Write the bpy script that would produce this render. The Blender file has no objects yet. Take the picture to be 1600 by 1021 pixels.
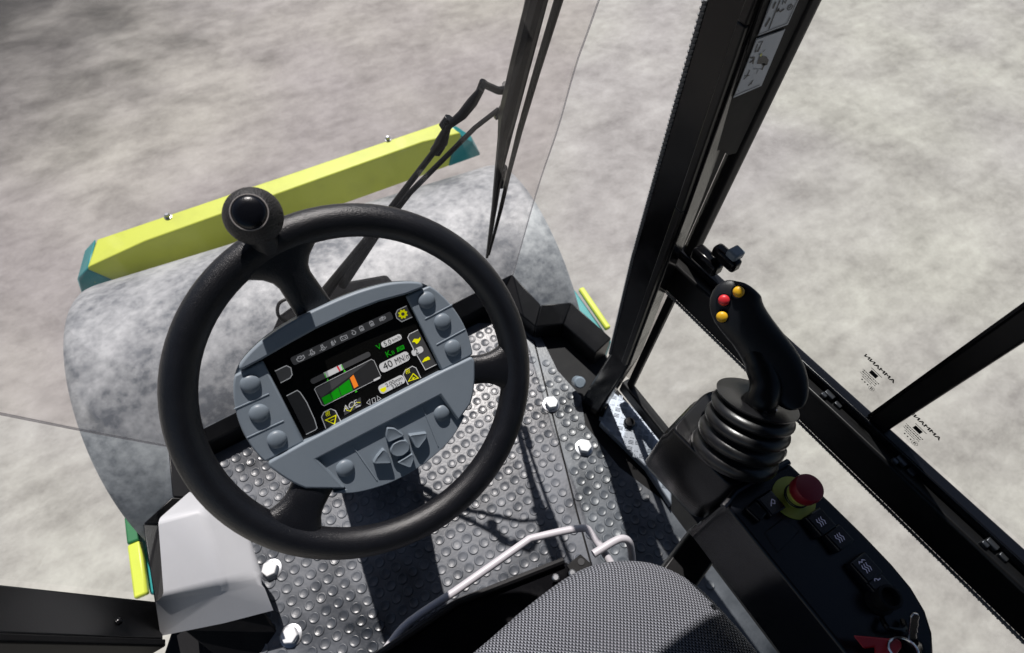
import bpy, bmesh, math, random
from mathutils import Vector as V, Matrix
random.seed(7)
R = math.radians
scn = bpy.context.scene
col = scn.collection

# ------------------------------------------------------------------ camera
CAM_ROT = ((0.84646, -0.43197, 0.31136), (-0.53113, -0.72608, 0.43657), (0.0, 0.0, 0.0))
def _cam_axes():
    n = V((-40.0, 569.5, 900.0)).normalized()            # straight down, in camera axes (x right, y down, z ahead)
    p = V((530-800, 565-510.5, 900.0)); q = p + V((100, -48, 0))
    x = p.cross(q).cross(n).normalized()
    if x.x < 0: x = -x
    z = -n; y = z.cross(x)
    return x, y, z
AX, AY, AZ = _cam_axes()
EYE = V((0, 0, 1.28))
def todir(x, y):
    d = V((x-800, y-510.5, 900.0))
    return V((AX.dot(d), AY.dot(d), AZ.dot(d)))
def atz(x, y, z):
    d = todir(x, y); return EYE + d*((z-EYE.z)/d.z)
def atx(x, y, X):
    d = todir(x, y); return EYE + d*((X-EYE.x)/d.x)
def aty(x, y, Y):
    d = todir(x, y); return EYE + d*((Y-EYE.y)/d.y)
def atplane(x, y, p0, n):
    d = todir(x, y); return EYE + d*((p0-EYE).dot(n)/d.dot(n))

cam = bpy.data.cameras.new('camera'); camo = bpy.data.objects.new('camera', cam); col.objects.link(camo)
cam.sensor_width = 36; cam.lens = 900/1600*36; cam.clip_start = 0.01; cam.clip_end = 2000
cx, cy, cz = V((AX.x, AY.x, AZ.x)), -V((AX.y, AY.y, AZ.y)), -V((AX.z, AY.z, AZ.z))
M = Matrix((cx, cy, cz)).transposed().to_4x4(); M.translation = EYE
camo.matrix_world = M
cam.dof.use_dof = True; cam.dof.focus_distance = 0.78; cam.dof.aperture_fstop = 7.0
scn.camera = camo

# ------------------------------------------------------------------ sky, sun, exposure
SUN = V((0.19, 0.57, 1.0)).normalized()
w = bpy.data.worlds.new('World'); scn.world = w; w.use_nodes = True
nt = w.node_tree; bg = nt.nodes['Background']
sky = nt.nodes.new('ShaderNodeTexSky'); sky.sky_type = 'NISHITA'; sky.sun_disc = False
sky.sun_elevation = math.asin(SUN.z); sky.sun_rotation = math.atan2(SUN.x, SUN.y)
nt.links.new(sky.outputs[0], bg.inputs[0]); bg.inputs[1].default_value = 0.05
sl = bpy.data.lights.new('sun', 'SUN'); sl.energy = 5.0; sl.angle = R(0.5); sl.color = (1, 0.975, 0.94)
so = bpy.data.objects.new('sun', sl); col.objects.link(so)
so.rotation_euler = SUN.to_track_quat('Z', 'Y').to_euler(); so.location = SUN*20
scn.view_settings.view_transform = 'Standard'; scn.view_settings.look = 'None'
scn.view_settings.exposure = 0.27; scn.view_settings.gamma = 1

# ------------------------------------------------------------------ materials
def mat(name, base, rough=0.5, metal=0.0, spec=0.5, noise=None, bump=None, coat=0.0, emit=0.0, var=None):
    """noise=(scale, other colour, contrast lo, hi); bump=(scale, strength, distance)"""
    m = bpy.data.materials.new(name); m.use_nodes = True
    t = m.node_tree; b = t.nodes['Principled BSDF']; L = t.links.new
    b.inputs['Base Color'].default_value = (*base, 1); b.inputs['Roughness'].default_value = rough
    b.inputs['Metallic'].default_value = metal; b.inputs['Specular IOR Level'].default_value = spec
    b.inputs['Coat Weight'].default_value = coat; b.inputs['Coat Roughness'].default_value = 0.08
    if emit:
        b.inputs['Emission Color'].default_value = (*base, 1); b.inputs['Emission Strength'].default_value = emit
    tc = t.nodes.new('ShaderNodeTexCoord')
    if noise:
        n = t.nodes.new('ShaderNodeTexNoise'); n.inputs['Scale'].default_value = noise[0]; n.inputs['Detail'].default_value = 6
        n.inputs['Roughness'].default_value = 0.6
        L(tc.outputs['Object'], n.inputs['Vector'])
        r = t.nodes.new('ShaderNodeValToRGB'); r.color_ramp.elements[0].position = noise[2]; r.color_ramp.elements[1].position = noise[3]
        r.color_ramp.elements[0].color = (*base, 1); r.color_ramp.elements[1].color = (*noise[1], 1)
        L(n.outputs['Fac'], r.inputs[0]); L(r.outputs[0], b.inputs['Base Color'])
        if var:
            mr = t.nodes.new('ShaderNodeMapRange'); mr.inputs['From Min'].default_value = noise[2]; mr.inputs['From Max'].default_value = noise[3]
            mr.inputs['To Min'].default_value = rough; mr.inputs['To Max'].default_value = var
            L(n.outputs['Fac'], mr.inputs['Value']); L(mr.outputs[0], b.inputs['Roughness'])
    if bump:
        n2 = t.nodes.new('ShaderNodeTexNoise'); n2.inputs['Scale'].default_value = bump[0]; n2.inputs['Detail'].default_value = 3
        L(tc.outputs['Object'], n2.inputs['Vector'])
        bp = t.nodes.new('ShaderNodeBump'); bp.inputs['Strength'].default_value = bump[1]; bp.inputs['Distance'].default_value = bump[2]
        L(n2.outputs['Fac'], bp.inputs['Height']); L(bp.outputs[0], b.inputs['Normal'])
    return m

MT = {}
MT['rubber'] = mat('soft_black_rubber', (.0055,.006,.0085), .37, spec=.55, bump=(850, .8, .0006), noise=(40, (.009,.0095,.0125), .4, .7))
MT['knob'] = mat('knob_leather', (.012,.011,.0115), .5, bump=(520, 1.0, .0014))
MT['gloss'] = mat('gloss_black', (.004,.004,.005), .16, spec=.25, noise=(25, (.007,.007,.008), .45, .75), var=.3)
MT['satin'] = mat('satin_black_paint', (.0055,.0055,.006), .34, spec=.3, noise=(12, (.011,.011,.012), .45, .8), bump=(350, .2, .0004))
MT['matte'] = mat('matte_black', (.005,.005,.006), .65, spec=.2, noise=(30, (.012,.012,.012), .5, .8))
MT['plastic'] = mat('console_black_plastic', (.0045,.0052,.008), .24, spec=.38, bump=(1200, .35, .0003))
MT['bellow'] = mat('bellows_rubber', (.008,.008,.009), .33, spec=.5, bump=(500, .25, .0004), noise=(40, (.014,.014,.015), .45, .75))
MT['grip'] = mat('grip_plastic', (.007,.0078,.0105), .42, spec=.4, bump=(1400, .4, .0003))
MT['bezel'] = mat('blue_grey_plastic', (.235,.28,.325), .43, spec=.45, bump=(1500, .3, .0002), noise=(20, (.255,.30,.345), .4, .7))
MT['bezel_dark'] = mat('blue_grey_keys', (.195,.235,.275), .40, bump=(1500, .3, .0002))
MT['screen'] = mat('screen_glass', (.006,.006,.0055), .25, spec=.4, emit=0)
MT['greybox'] = mat('light_grey_moulding', (.52,.53,.55), .5, bump=(1300, .3, .0003), noise=(9, (.56,.57,.59), .4, .7))
MT['white'] = mat('white_bolt', (.78,.79,.80), .25, spec=.6)
MT['tube'] = mat('grey_painted_tube', (.56,.54,.57), .38)
MT['lime'] = mat('lime_paint', (.55,.61,.065), .36, spec=.5, noise=(9, (.45,.50,.055), .5, .8), bump=(60, .1, .001))
MT['teal'] = mat('teal_paint', (.012,.22,.235), .35, noise=(8, (.02,.26,.27), .4, .7))
MT['green'] = mat('green_paint', (.02,.14,.05), .4, noise=(8, (.03,.16,.06), .4, .7))
MT['steel'] = mat('zinc_steel', (.32,.33,.35), .32, metal=.9, noise=(80, (.45,.46,.48), .4, .7))
MT['chrome'] = mat('bright_steel', (.62,.62,.64), .2, metal=1)
MT['yellow_btn'] = mat('yellow_button', (.72,.40,.015), .4)
MT['red_btn'] = mat('red_button', (.62,.025,.035), .4)
MT['estop'] = mat('emergency_red', (.20,.005,.016), .45, bump=(900, .2, .0003))
MT['estop_y'] = mat('emergency_yellow', (.48,.50,.09), .5)
MT['redtag'] = mat('red_plastic_tag', (.42,.008,.015), .35)
MT['decal'] = mat('pale_decal', (.33,.37,.43), .35)
MT['ink'] = mat('dark_ink', (.012,.013,.016), .5)
MT['legend'] = mat('white_legend', (.56,.55,.72), .5, emit=.05)  # slight glow put into the material to keep the switch symbols bright
MT['cable'] = mat('black_cable', (.01,.01,.01), .5)
MT['glow_white'] = mat('screen_white', (.62,.62,.62), .4, emit=.28)
MT['glow_grey'] = mat('screen_grey', (.055,.055,.057), .4, emit=.3)
MT['glow_dark'] = mat('screen_dark', (.022,.022,.023), .4, emit=.3)
MT['glow_line'] = mat('screen_line', (.5,.5,.51), .4, emit=.35)
MT['glow_green'] = mat('screen_green', (.004,.23,.003), .4, emit=.45)
MT['glow_lime'] = mat('screen_lime', (.05,.55,.02), .4, emit=.3)
MT['glow_yellow'] = mat('screen_yellow', (.75,.72,.0), .4, emit=.4)
MT['glow_orange'] = mat('screen_orange', (.85,.22,.02), .4, emit=.4)
MT['glow_red'] = mat('screen_red', (.55,.005,.02), .4, emit=.4)
MT['glow_text'] = mat('screen_black_text', (.008,.008,.008), .5)

def drum_mat():
    m = bpy.data.materials.new('weathered_drum_steel'); m.use_nodes = True; t = m.node_tree; b = t.nodes['Principled BSDF']; L = t.links.new
    tc = t.nodes.new('ShaderNodeTexCoord')
    def nz(sc, det, rg): 
        n = t.nodes.new('ShaderNodeTexNoise'); n.inputs['Scale'].default_value = sc; n.inputs['Detail'].default_value = det; n.inputs['Roughness'].default_value = rg
        L(tc.outputs['Object'], n.inputs['Vector']); return n
    a, c = nz(5.5, 4, .55), nz(38, 5, .62)
    mx = t.nodes.new('ShaderNodeMath'); mx.operation = 'MULTIPLY_ADD'; mx.inputs[1].default_value = .45
    ml = t.nodes.new('ShaderNodeMath'); ml.operation = 'MULTIPLY'; ml.inputs[1].default_value = .55
    L(a.outputs['Fac'], ml.inputs[0]); L(c.outputs['Fac'], mx.inputs[0]); L(ml.outputs[0], mx.inputs[2])
    r = t.nodes.new('ShaderNodeValToRGB'); e = r.color_ramp.elements
    e[0].position = .39; e[0].color = (.13,.14,.155,1); e[1].position = .62; e[1].color = (.43,.44,.445,1)
    k = e.new(.47); k.color = (.25,.26,.27,1)
    L(mx.outputs[0], r.inputs[0]); L(r.outputs[0], b.inputs['Base Color'])
    b.inputs['Roughness'].default_value = .55; b.inputs['Metallic'].default_value = .15
    bp = t.nodes.new('ShaderNodeBump'); bp.inputs['Strength'].default_value = .25; bp.inputs['Distance'].default_value = .004
    L(mx.outputs[0], bp.inputs['Height']); L(bp.outputs[0], b.inputs['Normal'])
    return m
MT['drum'] = drum_mat()

def ground_mat():
    m = bpy.data.materials.new('worn_concrete'); m.use_nodes = True; t = m.node_tree; b = t.nodes['Principled BSDF']; L = t.links.new
    tc = t.nodes.new('ShaderNodeTexCoord'); mp = t.nodes.new('ShaderNodeMapping')
    mp.inputs['Rotation'].default_value = (0, 0, R(35)); mp.inputs['Scale'].default_value = (.85, 1.1, 1)
    L(tc.outputs['Object'], mp.inputs['Vector'])
    def nz(sc, det, rg, dist=0, vec=None):
        n = t.nodes.new('ShaderNodeTexNoise'); n.inputs['Scale'].default_value = sc; n.inputs['Detail'].default_value = det
        n.inputs['Roughness'].default_value = rg; n.inputs['Distortion'].default_value = dist
        L((vec or mp).outputs[0 if vec is None else 'Object'], n.inputs['Vector']); return n
    a = nz(3.4, 5, .5, .3); c = nz(15, 4, .5, .3); d = nz(.55, 3, .5, 0, tc)
    r = t.nodes.new('ShaderNodeValToRGB'); e = r.color_ramp.elements
    e[0].position = .26; e[0].color = (.20,.188,.176,1); e[1].position = .74; e[1].color = (.44,.428,.40,1)
    k = e.new(.5); k.color = (.325,.312,.292,1)
    s = t.nodes.new('ShaderNodeMath'); s.operation = 'MULTIPLY'; s.inputs[1].default_value = .62; L(a.outputs['Fac'], s.inputs[0])
    s2 = t.nodes.new('ShaderNodeMath'); s2.operation = 'MULTIPLY_ADD'; s2.inputs[1].default_value = .38; L(c.outputs['Fac'], s2.inputs[0]); L(s.outputs[0], s2.inputs[2])
    fn = nz(70, 4, .6); sc_n = t.nodes.new('ShaderNodeTexNoise'); sc_n.inputs['Scale'].default_value = 3.0; sc_n.inputs['Detail'].default_value = 5
    mp2 = t.nodes.new('ShaderNodeMapping'); mp2.inputs['Rotation'].default_value = (0, 0, R(-52)); mp2.inputs['Scale'].default_value = (.5, 5.5, 1)
    L(tc.outputs['Object'], mp2.inputs['Vector']); L(mp2.outputs[0], sc_n.inputs['Vector'])
    s3 = t.nodes.new('ShaderNodeMath'); s3.operation = 'MULTIPLY_ADD'; s3.inputs[1].default_value = .22; L(fn.outputs['Fac'], s3.inputs[0]); L(s2.outputs[0], s3.inputs[2])
    s4 = t.nodes.new('ShaderNodeMath'); s4.operation = 'MULTIPLY_ADD'; s4.inputs[1].default_value = .24; L(sc_n.outputs['Fac'], s4.inputs[0]); L(s3.outputs[0], s4.inputs[2])
    s5 = t.nodes.new('ShaderNodeMath'); s5.operation = 'ADD'; s5.inputs[1].default_value = -.23; L(s4.outputs[0], s5.inputs[0])
    L(s5.outputs[0], r.inputs[0])
    # broad pinkish / greyish fields of worn dust
    r2 = t.nodes.new('ShaderNodeValToRGB'); r2.color_ramp.elements[0].position = .38; r2.color_ramp.elements[1].position = .62
    r2.color_ramp.elements[0].color = (.90,.87,.90,1); r2.color_ramp.elements[1].color = (1.05,1.05,1.0,1)
    L(d.outputs['Fac'], r2.inputs[0])
    mix = t.nodes.new('ShaderNodeMixRGB'); mix.blend_type = 'MULTIPLY'; mix.inputs[0].default_value = 1
    L(r.outputs[0], mix.inputs[1]); L(r2.outputs[0], mix.inputs[2])
    # ground colour darkened in a wobbly-edged patch far ahead on the left
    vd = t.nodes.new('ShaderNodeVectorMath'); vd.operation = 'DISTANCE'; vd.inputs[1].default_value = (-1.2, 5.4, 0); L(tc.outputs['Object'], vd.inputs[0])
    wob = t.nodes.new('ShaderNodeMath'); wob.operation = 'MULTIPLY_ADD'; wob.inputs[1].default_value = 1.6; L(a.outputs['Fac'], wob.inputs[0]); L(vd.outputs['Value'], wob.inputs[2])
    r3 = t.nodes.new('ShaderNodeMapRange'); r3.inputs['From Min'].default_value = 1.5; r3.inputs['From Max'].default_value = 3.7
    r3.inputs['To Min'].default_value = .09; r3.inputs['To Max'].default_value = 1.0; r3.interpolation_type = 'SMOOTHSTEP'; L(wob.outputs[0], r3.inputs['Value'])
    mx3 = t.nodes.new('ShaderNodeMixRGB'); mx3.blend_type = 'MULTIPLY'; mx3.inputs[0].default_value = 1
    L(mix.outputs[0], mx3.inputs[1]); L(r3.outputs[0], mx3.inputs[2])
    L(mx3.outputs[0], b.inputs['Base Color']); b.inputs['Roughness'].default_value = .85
    bp = t.nodes.new('ShaderNodeBump'); bp.inputs['Strength'].default_value = .03; bp.inputs['Distance'].default_value = .01
    L(s2.outputs[0], bp.inputs['Height']); L(bp.outputs[0], b.inputs['Normal'])
    return m
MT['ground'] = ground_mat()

def mat_mat():
    m = mat('dusty_grey_rubber_mat', (.018,.022,.028), .27, spec=.5, noise=(6, (.13,.142,.162), .36, .66), var=.48, bump=(160, .25, .0012))
    return m
MT['mat'] = mat_mat()

def glass_mat(name, tint, haze, rough=.02):
    m = bpy.data.materials.new(name); m.use_nodes = True; t = m.node_tree; t.nodes.remove(t.nodes['Principled BSDF'])
    out = t.nodes['Material Output']; L = t.links.new
    tr = t.nodes.new('ShaderNodeBsdfTransparent'); tr.inputs[0].default_value = (*tint, 1)
    gl = t.nodes.new('ShaderNodeBsdfGlossy'); gl.inputs['Roughness'].default_value = rough
    lw = t.nodes.new('ShaderNodeLayerWeight'); pw = t.nodes.new('ShaderNodeMath'); pw.operation = 'POWER'; pw.inputs[1].default_value = 4.5
    fr = t.nodes.new('ShaderNodeMath'); fr.operation = 'MULTIPLY_ADD'; fr.inputs[1].default_value = .45; fr.inputs[2].default_value = .014
    L(lw.outputs['Facing'], pw.inputs[0]); L(pw.outputs[0], fr.inputs[0])
    df = t.nodes.new('ShaderNodeBsdfTranslucent'); df.inputs[0].default_value = (.8,.8,.82,1)
    m1 = t.nodes.new('ShaderNodeMixShader'); m2 = t.nodes.new('ShaderNodeMixShader')
    m1.inputs[0].default_value = haze
    L(tr.outputs[0], m1.inputs[1]); L(df.outputs[0], m1.inputs[2])
    L(fr.outputs[0], m2.inputs[0]); L(m1.outputs[0], m2.inputs[1]); L(gl.outputs[0], m2.inputs[2])
    L(m2.outputs[0], out.inputs[0]); return m
MT['ws'] = glass_mat('dusty_windscreen_glass', (.915,.90,.90), .004)
MT['sideglass'] = glass_mat('clear_side_glass', (.96,.965,.96), .004)

def fabric_mat():
    m = bpy.data.materials.new('woven_seat_fabric'); m.use_nodes = True; t = m.node_tree; b = t.nodes['Principled BSDF']; L = t.links.new
    tc = t.nodes.new('ShaderNodeTexCoord'); mp = t.nodes.new('ShaderNodeMapping'); mp.inputs['Rotation'].default_value = (0, 0, R(37.7))
    L(tc.outputs['Object'], mp.inputs['Vector']); sp = t.nodes.new('ShaderNodeSeparateXYZ'); L(mp.outputs[0], sp.inputs[0])
    def mth(op, a, bb=None, c=None):
        n = t.nodes.new('ShaderNodeMath'); n.operation = op
        for i, v in enumerate((a, bb, c)):
            if v is None: continue
            if isinstance(v, (int, float)): n.inputs[i].default_value = v
            else: L(v, n.inputs[i])
        return n.outputs[0]
    px, py = .0043, .0034
    u = mth('MULTIPLY', sp.outputs[0], 2*math.pi/px); vv = mth('MULTIPLY', sp.outputs[1], 2*math.pi/py)
    zig = mth('MULTIPLY', mth('SINE', vv), .75)
    rib = mth('SINE', mth('ADD', u, zig))
    st = mth('SINE', mth('ADD', mth('MULTIPLY', vv, 1.0), mth('MULTIPLY', mth('SINE', u), 1.6)))
    h = mth('MULTIPLY_ADD', st, .52, mth('MULTIPLY', rib, .48))
    r = t.nodes.new('ShaderNodeValToRGB'); r.color_ramp.elements[0].position = .36; r.color_ramp.elements[1].position = .80
    r.color_ramp.elements[0].color = (.014,.016,.020,1); r.color_ramp.elements[1].color = (.37,.385,.43,1)
    L(mth('MULTIPLY_ADD', h, .5, .5), r.inputs[0]); L(r.outputs[0], b.inputs['Base Color'])
    b.inputs['Roughness'].default_value = .9; b.inputs['Specular IOR Level'].default_value = .2
    bp = t.nodes.new('ShaderNodeBump'); bp.inputs['Strength'].default_value = .8; bp.inputs['Distance'].default_value = .0012
    L(h, bp.inputs['Height']); L(bp.outputs[0], b.inputs['Normal']); return m
MT['fabric'] = fabric_mat()

def tread_mat():
    m = bpy.data.materials.new('aluminium_tread_plate'); m.use_nodes = True; t = m.node_tree; b = t.nodes['Principled BSDF']; L = t.links.new
    b.inputs['Base Color'].default_value = (.30,.33,.375,1); b.inputs['Metallic'].default_value = .6; b.inputs['Roughness'].default_value = .5
    return m
MT['alu'] = tread_mat()
MT['podblack'] = mat('pod_black_plastic', (.007,.007,.008), .26, spec=.5, bump=(900, .2, .0003))
MT['clip'] = mat('dull_clip_steel', (.10,.105,.115), .35, metal=.8)

# ------------------------------------------------------------------ mesh building
MATS = {}
def mw(o): return MATS.get(o.name, Matrix.Identity(4))
class MB:
    def __init__(s): s.v = []; s.f = []
    def add(s, vs, fs):
        k = len(s.v); s.v += [V(p) for p in vs]; s.f += [tuple(i+k for i in f) for f in fs]; return s
    def box(s, c, size, rot=None):
        hx, hy, hz = size[0]/2, size[1]/2, size[2]/2
        pts = [V((x, y, z)) for z in (-hz, hz) for x, y in ((-hx,-hy),(hx,-hy),(hx,hy),(-hx,hy))]
        if rot is not None: pts = [rot @ p for p in pts]
        return s.add([p+V(c) for p in pts], [(3,2,1,0),(4,5,6,7),(0,1,5,4),(1,2,6,5),(2,3,7,6),(3,0,4,7)])
    def prism(s, bottom, top):
        n = len(bottom)
        return s.add(list(bottom)+list(top), [tuple(reversed(range(n))), tuple(range(n, 2*n))] + [(i, (i+1) % n, n+(i+1) % n, n+i) for i in range(n)])
    def loft(s, rings, cap=True, closed=True):
        n = len(rings[0]); vs = [p for r in rings for p in r]; fs = []
        for k in range(len(rings)-1):
            for i in range(n if closed else n-1):
                j = (i+1) % n; fs.append((k*n+i, k*n+j, (k+1)*n+j, (k+1)*n+i))
        if cap: fs += [tuple(reversed(range(n))), tuple(range((len(rings)-1)*n, len(rings)*n))]
        return s.add(vs, fs)
    def tube(s, path, r, seg=12, cap=True, flat=None):
        path = [V(p) for p in path]; rs = r if isinstance(r, (list, tuple)) else [r]*len(path)
        rings = []; up = None
        for i, p in enumerate(path):
            d = (path[min(i+1, len(path)-1)]-path[max(i-1, 0)]).normalized()
            if up is None:
                up = V((0,0,1)) if abs(d.z) < .9 else V((1,0,0))
            a = d.cross(up).normalized(); b = a.cross(d).normalized(); up = b
            k = 1 if flat is None else flat
            rings.append([p + (a*math.cos(t)+b*math.sin(t)*k)*rs[i] for t in [2*math.pi*j/seg for j in range(seg)]])
        return s.loft(rings, cap)
    def lathe(s, prof, o, ax, seg=32, cap=True):
        ax = V(ax).normalized(); a = ax.cross(V((0,0,1)) if abs(ax.z) < .9 else V((1,0,0))).normalized(); b = ax.cross(a)
        o = V(o)
        rings = [[o+ax*h+(a*math.cos(t)+b*math.sin(t))*max(r, 1e-5) for t in [2*math.pi*j/seg for j in range(seg)]] for r, h in prof]
        return s.loft(rings, cap)
    def build(s, name, m, parent=None, local=False, smooth=35, bevel=None, seg=2, subsurf=0):
        me = bpy.data.meshes.new(name)
        vs = s.v
        if parent is not None and not local:
            inv = mw(parent).inverted(); vs = [inv @ p for p in vs]
        me.from_pydata([tuple(p) for p in vs], [], s.f)
        bm = bmesh.new(); bm.from_mesh(me); bmesh.ops.recalc_face_normals(bm, faces=bm.faces); bm.to_mesh(me); bm.free()
        if smooth:
            me.polygons.foreach_set('use_smooth', [True]*len(me.polygons)); me.set_sharp_from_angle(angle=R(smooth))
        me.materials.append(MT[m])
        o = bpy.data.objects.new(name, me); col.objects.link(o)
        if parent is not None: o.parent = parent; MATS[o.name] = mw(parent).copy()
        if bevel:
            b = o.modifiers.new('bevel', 'BEVEL'); b.width = bevel; b.segments = seg; b.limit_method = 'ANGLE'; b.angle_limit = R(32)
            b.harden_normals = False
        if subsurf:
            b = o.modifiers.new('sub', 'SUBSURF'); b.levels = subsurf; b.render_levels = subsurf
        return o
def tag(o, label=None, cat=None, group=None, kind=None):
    if label: o['label'] = label
    if cat: o['category'] = cat
    if group: o['group'] = group
    if kind: o['kind'] = kind
    return o
def thing(name, label, cat, loc=(0,0,0), group=None, matrix=None):
    o = bpy.data.objects.new(name, None); col.objects.link(o); o.empty_display_size = .05
    m = matrix if matrix is not None else Matrix.Translation(V(loc))
    o.matrix_world = m; MATS[o.name] = m.copy()
    return tag(o, label, cat, group)
def bez(pts, n=6, closed=False):
    """Catmull-Rom through pts"""
    P = [V(p) for p in pts]; out = []; L = len(P)
    for i in range(L if closed else L-1):
        g = (lambda k: P[k % L]) if closed else (lambda k: P[max(0, min(L-1, k))])
        a, b, c, d = g(i-1), g(i), g(i+1), g(i+2)
        for k in range(n):
            t = k/n
            out.append(.5*((2*b)+(c-a)*t+(2*a-5*b+4*c-d)*t*t+(3*b-a-3*c+d)*t**3))
    if not closed: out.append(P[-1])
    return out
def rounded(poly, r, n=5):
    """round the corners of a closed polygon of vectors"""
    P = [V(p) for p in poly]; out = []
    for i in range(len(P)):
        a, b, c = P[i-1], P[i], P[(i+1) % len(P)]
        ra = min(r, (a-b).length*.48, (c-b).length*.48)
        p, q = b+(a-b).normalized()*ra, b+(c-b).normalized()*ra
        for k in range(n+1):
            t = k/n; out.append((1-t)**2*p+2*t*(1-t)*b+t*t*q)
    return out
def text_mesh(body, size, align='CENTER', shear=0.0):
    c = bpy.data.curves.new('text', 'FONT'); c.body = body; c.size = size; c.align_x = align; c.align_y = 'CENTER'; c.shear = shear
    c.resolution_u = 3
    o = bpy.data.objects.new('text', c); col.objects.link(o)
    dg = bpy.context.evaluated_depsgraph_get(); me = bpy.data.meshes.new_from_object(o.evaluated_get(dg))
    vs = [v.co.copy() for v in me.vertices]; fs = [tuple(p.vertices) for p in me.polygons]
    bpy.data.objects.remove(o); bpy.data.curves.remove(c); bpy.data.meshes.remove(me)
    return vs, fs
def stroke2(mb, pts, wd, to3, closed=False):
    """flat line of width wd along 2-D points, mapped by to3"""
    P = [V((p[0], p[1])) for p in pts]; n = len(P); vs = []
    for i in range(n):
        a = P[i-1] if (i > 0 or closed) else P[i]; b = P[(i+1) % n] if (i < n-1 or closed) else P[i]
        d1 = (P[i]-a); d2 = (b-P[i])
        d1 = d1.normalized() if d1.length > 1e-9 else d2.normalized(); d2 = d2.normalized() if d2.length > 1e-9 else d1
        nn = V((-(d1.y+d2.y), d1.x+d2.x)); nn = nn.normalized() if nn.length > 1e-6 else V((-d1.y, d1.x))
        k = 1/max(.5, nn.dot(V((-d1.y, d1.x))))
        vs += [to3(P[i]+nn*wd/2*k), to3(P[i]-nn*wd/2*k)]
    fs = [(2*i, 2*i+1, 2*((i+1) % n)+1, 2*((i+1) % n)) for i in range(n if closed else n-1)]
    mb.add(vs, fs); return mb

# ------------------------------------------------------------------ ground
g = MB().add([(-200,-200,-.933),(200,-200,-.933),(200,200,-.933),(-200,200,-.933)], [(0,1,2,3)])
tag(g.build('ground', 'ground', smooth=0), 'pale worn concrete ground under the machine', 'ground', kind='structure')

# ------------------------------------------------------------------ cab
WN = V((0, 1, .25)).normalized(); WP = V((.08, .745, .08))           # windscreen plane leans back going up
def atw(x, y, off=0.0): return atplane(x, y, WP+WN*off, WN)
cab = thing('cab', 'black framed operator cab with glass panes around the steering wheel', 'vehicle cab', (.08, .3, 0))
# floor plate with raised front sill
fl = [(-.450,.43),(-.437,.605),(-.374,.63),(-.350,.745),(.527,.765),(.54,.64),(.61,.605),(.635,.46),(.60,.40),(.60,-.9),(-.50,-.9),(-.50,.36)]
mb = MB().prism([V((x, y, -.16)) for x, y in fl], [V((x, y, 0)) for x, y in fl])
mb.build('floor_plate', 'matte', cab, bevel=.004)
sill = [(-.449,.44),(-.432,.600),(-.369,.624),(-.348,.737),(.527,.755),(.538,.635),(.609,.602),(.632,.464)]
ins = [(-.39,.44),(-.385,.575),(-.325,.60),(-.31,.715),(.47,.72),(.50,.60),(.565,.57),(.585,.46)]
mb = MB()
for i in range(len(sill)-1):
    a, b, c, d = sill[i], sill[i+1], ins[i+1], ins[i]
    mb.prism([V((*p, .002)) for p in (a, b, c, d)], [V((*p, z)) for p, z in ((a, .085), (b, .085), (c, .06), (d, .06))])
bmesh_merge = None
mb.build('front_sill', 'satin', cab, bevel=.003)
# right A pillar: broad inner face, kicked-in foot
def pil(pts, X): return [atx(x, y, X) for x, y in pts]
lp = [V((.5,.40,1.5)), V((.5,.40,.965))] + pil([(988,400),(952,553),(897,643)], .5)
rp = [V((.5,.333,1.5)), V((.5,.333,.97))] + pil([(1072,333),(982,573),(932,652)], .5)
ring = lp + rp[::-1]
thick = V((.045,.012,0))
a_pillar = MB().prism(ring, [p+thick for p in ring]).build('pillar', 'gloss', cab, bevel=.006)
# raised rib along the rear edge of the pillar
rb = [(p+V((-.006,.004,0)), p+V((-.006,.016,0))) for p in rp[:4]]
mb = MB()
for i in range(3):
    p0, q0 = rb[i]; p1, q1 = rb[i+1]; t = V((.012,0,0))
    mb.prism([p0, q0, q1, p1], [p0+t, q0+t, q1+t, p1+t])
mb.build('pillar_rib', 'satin', a_pillar, bevel=.002)
# knurled seal strip along the front edge of the pillar
def knurl(path, step, size, name, par, m='trim'):
    mb = MB(); P = [V(p) for p in path]; mb.tube(P, size*.62, 8)
    k = 0
    for a, b in zip(P, P[1:]):
        d = (b-a); n = int(d.length/step); dn = d.normalized()
        side = dn.cross(V((0,1,0)) if abs(dn.y) < .8 else V((0,0,1))).normalized(); up2 = dn.cross(side)
        for i in range(n):
            p = a+dn*step*(i+.5); k += 1
            ang = R(40 if k % 2 else -40)
            rot = Matrix((dn, side, up2)).transposed() @ Matrix.Rotation(ang, 3, 'X')
            mb.box(p, (step*.55, size*1.7, size*1.0), rot)
    return mb.build(name, m, par, smooth=0)
MT['trim'] = mat('seal_trim_grey', (.17,.17,.175), .4)
MT['wiper'] = mat('dusty_wiper_black', (.004,.004,.005), .42, spec=.3, noise=(420, (.35,.35,.36), .68, .74))
knurl([p+V((.001,-.001,0)) for p in lp[1:4]], .0034, .0044, 'seal_strip', a_pillar)
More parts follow.
